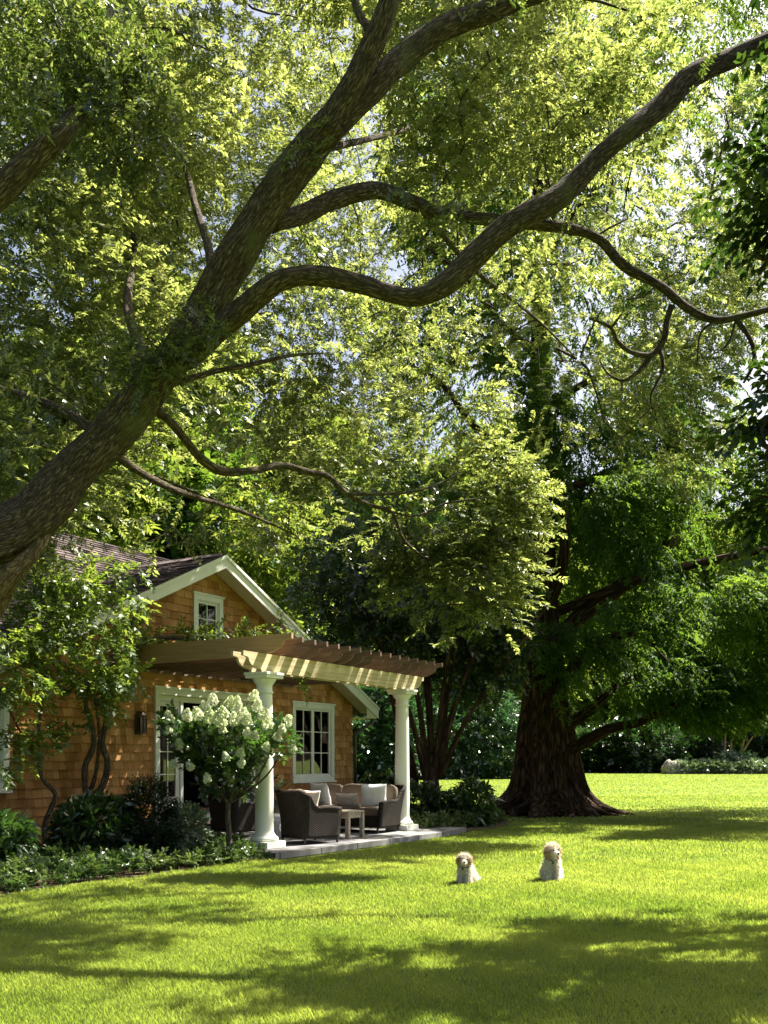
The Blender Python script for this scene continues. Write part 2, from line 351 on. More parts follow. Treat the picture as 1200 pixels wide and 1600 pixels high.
# ---- foliage: sprays of leaf-sized quads -------------------------------------------------------
def quad_leaf(pos, d, up, L, W, fold=0.15):
    d = d/np.linalg.norm(d); s_ = np.cross(d, up); s_ = s_/(np.linalg.norm(s_)+1e-9); u = np.cross(s_, d)
    return np.array([pos, pos+d*L*0.45+s_*W/2+u*W*fold, pos+d*L-u*L*0.08, pos+d*L*0.45-s_*W/2+u*W*fold])
def spray_proto(rng, n, length, L, W, droop=0.25, spread=0.9, whorl=False, vary=0.3):
    q = []
    for i in range(n):
        t = (i+0.5)/n if not whorl else 1.0
        x = length*t; pos = np.array([x, 0.02*length*rng.normal(), -droop*length*t*t])
        side = 1 if i % 2 else -1
        if whorl:
            a = 2*PI*i/n+rng.normal()*0.2; d = np.array([0.55+0.3*rng.random(), math.cos(a), math.sin(a)])
            pos = np.array([length*(0.4+0.6*rng.random()), 0, 0])
        else:
            d = np.array([0.55+0.25*rng.random(), side*spread*(0.7+0.5*rng.random()), rng.normal()*0.35-0.1])
        up = np.array([rng.normal()*0.35, rng.normal()*0.35, 1.0])
        k = 1+vary*rng.normal()*0.5
        q.append(quad_leaf(pos, d, up, L*k, W*k))
    # the twig itself: two thin crossed quads
    w_ = max(0.0035, W*0.06); e = np.array([length, 0, -droop*length])
    mid = np.array([length*0.5, 0, -droop*length*0.25])
    q.append(np.array([[0, -w_, 0], mid+[0, -w_*0.6, 0], mid+[0, w_*0.6, 0], [0, w_, 0]]))
    q.append(np.array([mid+[0, -w_*0.6, 0], e, e+[0, 0, 0.001], mid+[0, w_*0.6, 0]]))
    return np.array(q)
def rot_from(d, rng, rollamp=0.6):
    n = len(d); d = d/np.linalg.norm(d, axis=1, keepdims=True)
    up = np.tile([0.0, 0, 1.0], (n, 1))+rng.normal(size=(n, 3))*rollamp*0.5
    y = np.cross(up, d); y /= np.linalg.norm(y, axis=1, keepdims=True)+1e-9
    z = np.cross(d, y)
    return np.stack([d, y, z], axis=2)
def foliage_arrays(c, d, protos, rng, smin=0.75, smax=1.25, roll=0.6, tint=None, tvar=0.18):
    """c (n,3) base points, d (n,3) directions -> quads (m,4,3), tint (m,)"""
    n = len(c); R = rot_from(d, rng, roll); sc = rng.uniform(smin, smax, n); pid = rng.integers(0, len(protos), n)
    if tint is None: tint = rng.random(n)
    Q = []; T = []
    for k, p in enumerate(protos):
        ix = np.where(pid == k)[0]
        if not len(ix): continue
        q = np.einsum('nij,qvj->nqvi', R[ix], p)*sc[ix][:, None, None, None]+c[ix][:, None, None, :]
        Q.append(q.reshape(-1, 4, 3)); tt = tint[ix][:, None]+rng.normal(size=(len(ix), len(p)))*tvar
        T.append(np.clip(tt, 0, 1).ravel())
    return np.concatenate(Q), np.concatenate(T)
def quads_object(name, Q, T, mat, parent=None, off=None):
    me = bpy.data.meshes.new(name); n = len(Q)
    v = Q.reshape(-1, 3).astype(np.float32)
    if off is not None: v = v-np.array(off, dtype=np.float32)
    k = Q.shape[1]
    me.vertices.add(n*k); me.vertices.foreach_set('co', v.ravel())
    me.loops.add(n*k); me.loops.foreach_set('vertex_index', np.arange(n*k, dtype=np.int32))
    me.polygons.add(n); me.polygons.foreach_set('loop_start', np.arange(0, n*k, k, dtype=np.int32))
    try: me.polygons.foreach_set('loop_total', np.full(n, k, dtype=np.int32))
    except Exception: pass
    at = me.attributes.new('tint', 'FLOAT', 'POINT'); at.data.foreach_set('value', np.repeat(T, k).astype(np.float32))
    me.update(calc_edges=True); me.materials.append(M[mat])
    o = bpy.data.objects.new(name, me); COL.objects.link(o)
    if parent is not None: o.parent = parent
    return o
def clump_noise(p, f, ph=0.0):
    a = np.sin(p[:, 0]*f+ph)*np.sin(p[:, 1]*f*1.13+1.7*ph)+np.sin(p[:, 1]*f*0.7+p[:, 2]*f*0.9+2.1+ph)*np.sin(p[:, 2]*f*1.31-p[:, 0]*f*0.5+ph)
    b = np.sin(p[:, 0]*f*2.3+1+ph)*np.sin(p[:, 2]*f*2.1+p[:, 1]*f*1.9+ph)
    return a*0.5+b*0.35
def in_ellipsoid(rng, c, r, n, shell=0.5, gap=None, f=1.2, ph=0.0):
    """n points in an ellipsoid biased to its shell; where the clump noise is below gap nothing grows"""
    out = []; got = 0
    while got < n:
        u = rng.normal(size=(n*2, 3)); u /= np.linalg.norm(u, axis=1, keepdims=True)
        rr = rng.random(n*2)**(1/3); rr = rr*(1-shell)+shell*(rr**0.35)
        p = u*rr[:, None]*np.array(r)+np.array(c)
        if gap is not None: p = p[clump_noise(p, f, ph) > gap]
        out.append(p); got += len(p)
        if len(out) > 30: break
    return np.concatenate(out)[:n]
def grow_twigs(mb, nodes, targets, r0=0.022, r1=0.004, n=4, sag=0.08, rng=None, maxlen=None):
    """branches from the nearest existing node to each target; targets become nodes too"""
    nodes = [Vector(a) for a in nodes]; arr = np.array([tuple(a) for a in nodes])
    T = np.array(targets); dist = np.array([np.min(np.linalg.norm(arr-t, axis=1)) for t in T])
    for ix in np.argsort(dist):
        t = T[ix]; dd = np.linalg.norm(arr-t, axis=1); j = int(np.argmin(dd)); L = dd[j]
        if L < 0.05 or (maxlen and L > maxlen): continue
        a = Vector(arr[j]); b = Vector(t); pts = [a]
        k = max(2, min(6, int(L/0.35)+2)); side = Vector(rng.normal(size=3))*L*0.07
        for i in range(1, k):
            s_ = i/k; pts.append(a.lerp(b, s_)+side*math.sin(s_*PI)*1.5+Vector(rng.normal(size=3))*L*0.035+Vector((0, 0, sag*L*math.sin(s_*PI))))
        pts.append(b)
        ra = min(r0, 0.006+L*0.011); m = len(pts)
        mb.tube(pts, [ra*(1-i/(m-1))+r1*i/(m-1) for i in range(m)], n, cap=False)
        arr = np.vstack([arr, np.array([tuple(p) for p in pts[1:]])])
    return arr

# ------------------------------------------------------------------ ground
O = Vector((-1.755, 14.08, 0)); U = Vector((0.5133, 0.8582, 0)); V = Vector((-0.8582, 0.5133, 0)); HR = math.atan2(U.y, U.x)
def L2W(s, w_, z=0.0): return O+U*s+V*w_+Vector((0, 0, z))
def W2L(x, y):
    q = Vector((x, y, 0))-O; return q.dot(U), q.dot(V)
mb = MB(); mb.add([(-420, -60, 0), (420, -60, 0), (420, 900, 0), (-420, 900, 0)], [(0, 1, 2, 3)])
tag(mb.build('lawn', 'lawn'), kind='structure')
BED = [(-9, 7.6), (-3.96, 9.75), (-3.5, 10.6), (-2.75, 11.7), (-1.95, 12.9), (-1.62, 13.6)]
bedpoly = [Vector((x, y, 0.014)) for x, y in BED]+[L2W(-0.35, 0.5, .014), L2W(-0.35, 2.9, .014), L2W(-8, 2.9, .014)]
mb = MB(); mb.prism(bedpoly, (0, 0, -0.012), None); tag(mb.build('planting_bed', 'mulch'), kind='structure')
BED2 = [Vector(q+(0,)) for q in ((0.5, 17.6), (1.35, 18.1), (2.45, 19.7), (2.8, 21.0), (1.9, 23.0), (-1.2, 24.2), (-2.2, 21.5))]
mb = MB(); mb.prism([Vector((p.x, p.y, 0.03)) for p in BED2], (0, 0, -0.025), None); tag(mb.build('planting_bed', 'mulch'), kind='structure')
mb = MB(); mb.prism([(-0.55, -0.62, 0.1), (0.6, -0.72, 0.1), (3.0, -0.85, 0.1), (4.6, -0.85, 0.1), (5.3, -0.7, 0.1), (5.4, 2.95, 0.1), (-0.35, 2.95, 0.1), (-0.35, 0.2, 0.1)], (0, 0, -0.095), None)
o = mb.build('patio', 'stone', bevel=0.008); o.location = O; o.rotation_euler = (0, 0, HR); tag(o, kind='structure')

# ------------------------------------------------------------------ house
house = tag(empty('shingle_house', O, HR), 'cedar shingled cottage with a white trimmed gable and French doors behind the pergola', 'house')
def shingles(mb, org, A, B, Nn, rows, e, wmin, wmax, th, openings=(), seed=0):
    """rows: list of (b0, a_left, a_right); each shingle is a wedge of its own"""
    rg = random.Random(seed); org = Vector(org); A = Vector(A); B = Vector(B); Nn = Vector(Nn)
    for b0, al, ar in rows:
        b1 = b0+e; a = al-rg.random()*wmin
        segs = []
        while a < ar:
            wd = rg.uniform(wmin, wmax); x0 = max(a, al); x1 = min(a+wd-0.004, ar); a += wd
            if x1-x0 > 0.012: segs.append((x0, x1, b0+rg.uniform(-0.004, 0.004), b1))
        for (o0, o1, c0, c1) in openings:
            out = []
            for (x0, x1, y0, y1) in segs:
                if x1 <= o0 or x0 >= o1 or y1 <= c0 or y0 >= c1: out.append((x0, x1, y0, y1)); continue
                if x0 < o0: out.append((x0, o0, y0, y1))
                if x1 > o1: out.append((o1, x1, y0, y1))
                m0, m1 = max(x0, o0), min(x1, o1)
                if y0 < c0: out.append((m0, m1, y0, c0))
                if y1 > c1: out.append((m0, m1, c1, y1))
            segs = out
        for (x0, x1, y0, y1) in segs:
            if x1-x0 < 0.004 or y1-y0 < 0.004: continue
            t0 = th*rg.uniform(0.85, 1.2); t1 = th*0.25
            vs = [org+A*x+B*y+Nn*n_ for (y, n_) in ((y0, 0), (y0, t0), (y1, t1), (y1, 0)) for x in (x0, x1)]
            mb.add(vs, [(0, 1, 3, 2), (2, 3, 5, 4), (0, 2, 4, 6), (1, 7, 5, 3), (4, 5, 7, 6)])
DOOR = (0.82, 3.52, 0.50, 2.50); WIN = (4.72, 6.24, 0.93, 2.56); GW = (1.76, 2.55, 3.24, 4.36); LW = (-3.4, -2.12, 0.95, 2.35)
def ztop(s):
    if s < -2.0: return 3.10
    return 4.925-0.475*abs(s-2.15)
# solid wall behind the shingles, in strips around the openings
mb = MB(); xs = sorted(set([-7.0, -2.0, 7.01, 2.15]+[v for q in (DOOR, WIN, GW, LW) for v in q[:2]]))
for a, b in zip(xs[:-1], xs[1:]):
    cuts = [(q[2], q[3]) for q in (DOOR, WIN, GW, LW) if q[0] <= a+1e-6 and q[1] >= b-1e-6]; cuts.sort(); z = 0.0
    for c0, c1 in cuts:
        if c0 > z: mb.prism([(a, 3.0, z), (b, 3.0, z), (b, 3.0, c0), (a, 3.0, c0)], (0, 0.14, 0), None)
        z = c1
    ta, tb = ztop(a+1e-4), ztop(b-1e-4)
    mb.prism([(a, 3.0, z), (b, 3.0, z), (b, 3.0, tb), (a, 3.0, ta)], (0, 0.14, 0), None)
mb.box2((6.87, 3.14, 0), (7.01, 9.0, 2.5)); mb.box2((-7.0, 3.14, 0), (-6.86, 9, 3.1)); mb.box2((-7, 8.86, 0), (6.87, 9.0, 2.5))
mb.box2((-6.8, 5.5, 2.95), (5.75, 8.0, 4.0))
mb.prism([(5.6, 5.45, 4.0), (5.6, 8.0, 4.0), (5.6, 8.0, 4.7), (5.6, 6.6, 5.7), (5.6, 5.45, 4.95)], (0.15, 0, 0), None)
wall = mb.build('wall', 'cedar', house)
mb = MB(); e = 0.137; OPW = [(a-0.0, b+0.0, c, d) for a, b, c, d in (DOOR, WIN, GW, LW)]; rows = []
k = 0
while True:
    z = 0.14+k*e; k += 1
    if z > 4.9: break
    zt = z+e*0.5
    l = -7.0 if zt < 3.0 else 2.15-(4.95-zt)/0.475; r = min(7.02, 2.15+(4.95-zt)/0.475)
    if zt >= 3.0: l = max(l, -2.4)
    if r-l > 0.05: rows.append((z, l, r))
shingles(mb, (0, 2.998, 0), (1, 0, 0), (0, 0, 1), (0, -1, 0), rows, e, 0.08, 0.21, 0.030, OPW, 3)
mb.build('shingle_siding', 'cedar', wall)
mb = MB(); mb.box2((-7, 2.975, 0), (0.6, 2.997, 0.14)); mb.box2((3.6, 2.975, 0), (7.01, 2.997, 0.14)); mb.build('foundation', 'bronze', house)
# floor, ceiling and back of the room
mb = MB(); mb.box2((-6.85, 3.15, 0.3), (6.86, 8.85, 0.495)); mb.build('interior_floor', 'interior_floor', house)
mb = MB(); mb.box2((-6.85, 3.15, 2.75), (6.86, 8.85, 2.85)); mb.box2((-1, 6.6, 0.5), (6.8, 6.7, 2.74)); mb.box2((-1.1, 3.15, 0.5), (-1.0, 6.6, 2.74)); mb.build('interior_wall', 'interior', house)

# roofs
sl = 0.475; nn = math.hypot(1, sl)
def gz(s): return 5.06-sl*abs(s-2.15)
roof = MB()
W0 = 2.58
for sg, send in ((-1, -2.65), (1, 7.5)):
    poly = [(2.15, W0, 5.06), (send, W0, gz(send)), (send, W0, gz(send)-0.10), (2.15, W0, 4.96)]
    roof.prism(poly, (0, 5.6, 0), None)
# main roof sheet in front of the valley, then its back slope
def mz(w_): return 3.10+0.70*(w_-2.66)
mp = [(-7.2, 2.66), (-2.02, 2.66), (2.15, 5.44), (5.8, 5.44), (5.8, 6.66), (-7.2, 6.66)]
roof.prism([Vector((a, b, mz(b))) for a, b in mp], (0, 0, -0.1), None)
roof.prism([Vector((a, b, mz(6.66)-0.7*(b-6.66))) for a, b in [(-7.2, 6.663), (5.8, 6.663), (5.8, 9.4), (-7.2, 9.4)]], (0, 0, -0.1), None)
roofo = roof.build('roof', 'roof_shingle', house)
mb = MB(); e = 0.125; k = 0
A = Vector((0, 1, 0))
for sg, send in ((-1, -2.68), (1, 7.53)):
    B = Vector((-sg*1.0, 0, sl)).normalized(); Nn = Vector((sg*sl, 0, 1)).normalized(); Lr = abs(send-2.15)*nn
    rows = [(i*e, W0-0.03 if sg > 0 else W0-0.03, 7.6) for i in range(int(Lr/e)+1) if i*e < Lr-0.02]
    shingles(mb, (send, 0, gz(send)+0.002), A, B, Nn, rows, e*1.02, 0.10, 0.26, 0.024, (), 5+sg)
nm = math.hypot(1, 0.7); Bm = Vector((0, 1, 0.7)).normalized(); Nm = Vector((0, -0.7, 1)).normalized()
rows = []
for i in range(int(4.0*nm/e)+1):
    wv = 2.62+i*e/nm
    if wv > 6.62: break
    a1 = 5.82 if wv > 5.44 else (-2.0+(wv-2.66)*1.5)
    rows.append((i*e, -7.2, a1))
shingles(mb, (0, 2.62, mz(2.62)+0.002), (1, 0, 0), Bm, Nm, rows, e*1.02, 0.10, 0.26, 0.024, (), 9)
mb.build('roof_shingles', 'roof_shingle', roofo)
mb = MB(); mb.prism([(2.15-0.16, 2.60, 5.02), (2.15, 2.60, 5.105), (2.15+0.16, 2.60, 5.02), (2.15, 2.60, 5.075)], (0, 3.0, 0), None); mb.build('ridge_cap', 'roof_shingle', roofo)
# white rake boards, crown strips, soffits
mb = MB()
for sg, send in ((-1, -2.65), (1, 7.44)):
    def pt(s, dz, y): return (s, y, gz(s)+dz)
    mb.prism([pt(2.15, -0.035, 2.545), pt(send, -0.035, 2.545), pt(send, -0.235, 2.545), pt(2.15, -0.235, 2.545)], (0, 0.03, 0), None)
    mb.prism([pt(2.15, 0.0, 2.515), pt(send, 0.0, 2.515), pt(send, -0.06, 2.515), pt(2.15, -0.06, 2.515)], (0, 0.03, 0), None)
mb.build('rake_board', 'white_paint', house, bevel=0.004)
mb = MB()
for sg, send in ((-1, -2.6), (1, 7.4)):
    mb.prism([(2.15, 2.58, gz(2.15)-0.112), (send, 2.58, gz(send)-0.112), (send, 2.58, gz(send)-0.132), (2.15, 2.58, gz(2.15)-0.132)], (0, 0.41, 0), None)
mb.build('soffit', 'cream_paint', house)
# boxed eave return at the right corner, with its boards
mb = MB(); ze = gz(7.44)-0.235
mb.box2((7.012, 2.585, ze), (7.44, 8.0, ze+0.018))
for i in range(6): mb.box2((7.03+i*0.068, 2.65, ze-0.006), (7.085+i*0.068, 7.9, ze-0.001))
mb.prism([(7.0, 2.58, ze), (7.44, 2.58, ze), (7.44, 2.58, gz(7.44)-0.1), (7.0, 2.58, gz(7.0)-0.1)], (0, 0.012, 0), None)
mb.build('eave_return', 'cream_paint', house)
mb = MB(); mb.box2((-7.1, 2.62, 2.86), (-2.2, 2.645, 3.04)); mb.box2((-7.1, 2.646, 2.86), (-2.2, 2.99, 2.88)); mb.build('eave_board', 'white_paint', house)
mb = MB(); mb.tube([(7.53, 2.62, gz(7.44)-0.06), (7.53, 8.0, gz(7.44)-0.06)], 0.06, 12)
g = mb.build('gutter', 'bronze', house)
mb = MB(); mb.tube([(7.53, 2.72, gz(7.44)-0.1), (7.53, 2.74, 2.30), (7.45, 2.78, 2.20), (7.12, 2.95, 1.98), (7.07, 2.95, 1.88), (7.07, 2.95, 0.08)], 0.04, 10)
mb.build('downspout', 'black_metal', g)

# windows and doors --------------------------------------------------------------------------
def frame_rect(mb, a0, a1, z0, z1, tw, y0, y1, sill=True):
    mb.box2((a0, y0, z1-tw), (a1, y1, z1)); mb.box2((a0, y0, z0), (a1, y1, z0+tw*(0.9 if sill else 1)))
    mb.box2((a0, y0+0.0015, z0+tw), (a0+tw, y1, z1-tw)); mb.box2((a1-tw, y0+0.0015, z0+tw), (a1, y1, z1-tw))
def sash(mb, a0, a1, z0, z1, y, cols, rows_, rail=0.045, bar=0.018, bottom=None):
    frame_rect(mb, a0, a1, z0, z1, rail, y, y+0.045)
    zb = z0+rail
    if bottom: mb.box2((a0+rail, y+0.001, z0+rail*0.5), (a1-rail, y+0.044, z0+bottom)); zb = z0+bottom
    for i in range(1, cols):
        x = a0+rail+(a1-a0-2*rail)*i/cols; mb.box2((x-bar/2, y+0.006, zb), (x+bar/2, y+0.038, z1-rail))
    for j in range(1, rows_):
        z = zb+(z1-rail-zb)*j/rows_; mb.box2((a0+rail, y+0.004, z-bar/2), (a1-rail, y+0.036, z+bar/2))
def window(q, sashes, cols, rws, label, trim=0.095):
    a0, a1, z0, z1 = q
    m_ = MB(); frame_rect(m_, a0, a1, z0, z1, trim, 2.945, 3.03); m_.box2((a0-0.03, 2.925, z1-0.004), (a1+0.03, 3.0, z1+0.03)); m_.box2((a0-0.03, 2.91, z0-0.035), (a1+0.03, 3.01, z0+0.005))
    frame_rect(m_, a0+trim-0.012, a1-trim+0.012, z0+trim-0.012, z1-trim+0.012, 0.03, 2.962, 3.08)
    f = m_.build('window', 'white_paint', house, bevel=0.003); f['label'] = label
    b0, b1 = a0+trim+0.015, a1-trim-0.015; c0, c1 = z0+trim+0.012, z1-trim-0.012; wd = (b1-b0)/sashes
    for i in range(sashes):
        m_ = MB(); sash(m_, b0+i*wd, b0+(i+1)*wd-0.002, c0, c1, 2.985, cols, rws); m_.build('sash', 'white_paint', f)
        m_ = MB(); m_.box2((b0+i*wd+0.02, 3.008, c0+0.02), (b0+(i+1)*wd-0.022, 3.013, c1-0.02)); m_.build('pane', 'glass', f)
    return f
f = window(WIN, 2, 2, 3, 'white casement window with twelve panes right of the doors')
m_ = MB(); m_.tube([(WIN[0]+0.15+i*0.012, 3.12+0.03*math.sin(i*0.9), 0) for i in range(2)], 0.001, 3)
mb = MB()
pts = [(WIN[0]+0.12+i*0.03, 3.16+0.025*math.sin(i*1.7)) for i in range(18)]
for (a, b), (c, d) in zip(pts[:-1], pts[1:]): mb.add([(a, b, 0.9), (c, d, 0.9), (c, d, 2.5), (a, b, 2.5)], [(0, 1, 2, 3)])
mb.build('curtain', 'curtain', f)
window(GW, 1, 2, 3, 'small white attic window in the gable', 0.10)
window(LW, 1, 2, 3, 'white window at the left edge behind the leaves')
# French doors
a0, a1, z0, z1 = DOOR
mb = MB(); t = 0.10
mb.box2((a0-0.02, 2.94, z1), (a1+0.02, 3.02, z1+0.11)); mb.box2((a0-0.06, 2.915, z1+0.11), (a1+0.06, 3.01, z1+0.145))
mb.box2((a0-0.02, 2.942, z0-0.02), (a0+0.075, 3.02, z1)); mb.box2((a1-0.075, 2.942, z0-0.02), (a1+0.02, 3.02, z1))
mb.box2((1.46, 2.99, z0), (1.53, 3.10, z1-0.004)); mb.box2((2.82, 2.99, z0), (2.89, 3.10, z1-0.004)); mb.box2((a0+0.06, 3.0, z1-0.10), (a1-0.06, 3.10, z1-0.002))
df = mb.build('door_frame', 'white_paint', house, bevel=0.003)
for (b0, b1) in ((a0+0.08, 1.455), (2.895, a1-0.08)):
    mb = MB(); sash(mb, b0, b1, z0+0.0, z1-0.105, 3.02, 2, 4, 0.085, 0.018, 0.24); d = mb.build('door_leaf', 'white_paint', df)
    mb = MB(); mb.box2((b0+0.05, 3.04, z0+0.2), (b1-0.05, 3.045, z1-0.15)); mb.build('pane', 'glass', d)
for (hx, ang) in ((1.54, 97), (2.81, 80)):
    R = Matrix.Rotation(math.radians(ang), 3, 'Z'); m1 = MB(); sash(m1, 0, 0.63, z0+0.01, z1-0.11, -0.02, 2, 4, 0.085, 0.018, 0.3)
    m1.v = [tuple(R @ Vector(a)+Vector((hx, 3.09, 0))) for a in m1.v]; d = m1.build('open_door_leaf', 'white_paint', df)
    m1 = MB(); m1.box2((0.05, 0.0, z0+0.25), (0.58, 0.005, z1-0.18)); m1.v = [tuple(R @ Vector(a)+Vector((hx, 3.09, 0))) for a in m1.v]; m1.build('pane', 'glass', d)
# steps
mb = MB(); mb.box2((0.72, 2.66, 0.102), (3.62, 2.965, 0.455)); mb.box2((0.72, 2.24, 0.102), (3.62, 2.659, 0.255)); st = mb.build('step', 'white_paint', house, bevel=0.004)
mb = MB(); mb.box2((0.68, 2.63, 0.457), (3.66, 2.99, 0.497)); mb.box2((0.68, 2.20, 0.257), (3.66, 2.645, 0.297)); mb.build('tread', 'tread', st, bevel=0.004)
# wall lantern
lan = tag(empty('wall_lantern', L2W(0.42, 2.97, 1.82), HR), 'small dark metal wall lantern on the shingles left of the French doors', 'lantern')
mb = MB(); mb.box((0, -0.01, 0.15), (0.16, 0.02, 0.34)); mb.build('back_plate', 'bronze', lan)
mb = MB()
for x in (-0.07, 0, 0.07): mb.box((x, -0.125, 0.15), (0.012, 0.012, 0.27))
for x in (-0.07, 0.07): mb.box((x, -0.03, 0.15), (0.012, 0.012, 0.27)); mb.box((x, -0.078, 0.15), (0.010, 0.010, 0.27))
mb.box((0, -0.077, 0.30), (0.17, 0.12, 0.02)); mb.box((0, -0.077, 0.005), (0.17, 0.12, 0.02)); mb.prism([(-0.07, -0.13, 0.31), (0.07, -0.13, 0.31), (0, -0.08, 0.37)], (0, 0.1, 0), None)
mb.build('cage', 'bronze', lan)
mb = MB(); mb.box((0, -0.077, 0.15), (0.125, 0.085, 0.25)); mb.build('glass_shade', 'glass', lan)

# ------------------------------------------------------------------ pergola
perg = tag(empty('pergola', O, HR), 'timber pergola with scrolled rafter ends on two white columns over the patio', 'pergola')
def column(s0):
    c = MB(); c.box2((s0-0.225, -0.225, 0.102), (s0+0.225, 0.225, 0.20)); base = c.build('column', 'column_paint', perg, bevel=0.006)
    c = MB()
    prof = [(0.19, 0.201), (0.205, 0.215), (0.207, 0.24), (0.195, 0.262), (0.172, 0.272), (0.165, 0.29), (0.150, 0.31), (0.137, 0.345)]
    for i in range(15):
        tt = i/14; prof.append((0.136-0.019*tt**1.6, 0.36+tt*1.98))
    prof += [(0.117, 2.36), (0.132, 2.365), (0.136, 2.378), (0.132, 2.391), (0.118, 2.396), (0.118, 2.48), (0.123, 2.485), (0.15, 2.52), (0.172, 2.56), (0.178, 2.578)]
    c.lathe(prof, (s0, 0, 0), 48); c.build('shaft', 'column_paint', base)
    c = MB(); c.box2((s0-0.2, -0.2, 2.579), (s0+0.2, 0.2, 2.625)); c.box2((s0-0.215, -0.215, 2.625), (s0+0.215, 0.215, 2.665)); c.build('capital', 'column_paint', base, bevel=0.006)
column(0.0); column(4.065)
def scroll_end(tip, root_, ztop_, zbot, n=12):
    """outline of an end: a small cusp, then a concave sweep up to a thin tip (x, z)"""
    d = 1 if root_ > tip else -1; L = abs(root_-tip); h = ztop_-zbot
    pts = [(root_, zbot), (root_-d*L*0.10, zbot), (root_-d*L*0.12, zbot+h*0.10)]
    for i in range(n+1):
        a = i/n*PI/2; pts.append((root_-d*(L*0.12+L*0.62*math.sin(a)), zbot+h*0.12+h*0.50*(1-math.cos(a))))
    for i in range(1, 7):
        a = i/6*PI/2; pts.append((tip+d*L*0.26*math.cos(a), zbot+h*0.62+h*0.12*math.sin(a)))
    pts.append((tip, ztop_)); return pts
for y in (-0.115, 0.07):
    mb = MB(); pl = scroll_end(-0.62, -0.16, 2.93, 2.667); pr = scroll_end(4.68, 4.28, 2.93, 2.667)
    poly = [(a, y, z) for a, z in reversed(pl)]+[(a, y, z) for a, z in pr]
    mb.prism(poly, (0, 0.045, 0), None); mb.build('beam', 'beam_wood', perg)
for i in range(16):
    s0 = -0.12+0.3147*i; jz = 0.004*math.sin(i*2.3)
    pl = scroll_end(-0.54, 0.02, 3.175+jz, 2.89+jz)
    poly = [(s0, b, z) for b, z in pl]+[(s0, 2.93, 3.175+jz), (s0, 2.93, 2.89+jz)]
    if i == 0: poly = [(s0, b, z) for b, z in scroll_end(-0.58, 0.02, 3.20, 2.90)]+[(s0, 2.93, 3.20), (s0, 2.93, 2.90)]
    mb = MB(); mb.prism(poly, (0.045, 0, 0), None)
    o = mb.build('rafter', 'first_rafter' if i == 0 else 'rafter_wood', perg)
mb = MB(); mb.box2((-0.3, 2.935, 2.86), (4.75, 2.97, 3.08)); mb.build('ledger', 'rafter_wood', perg)

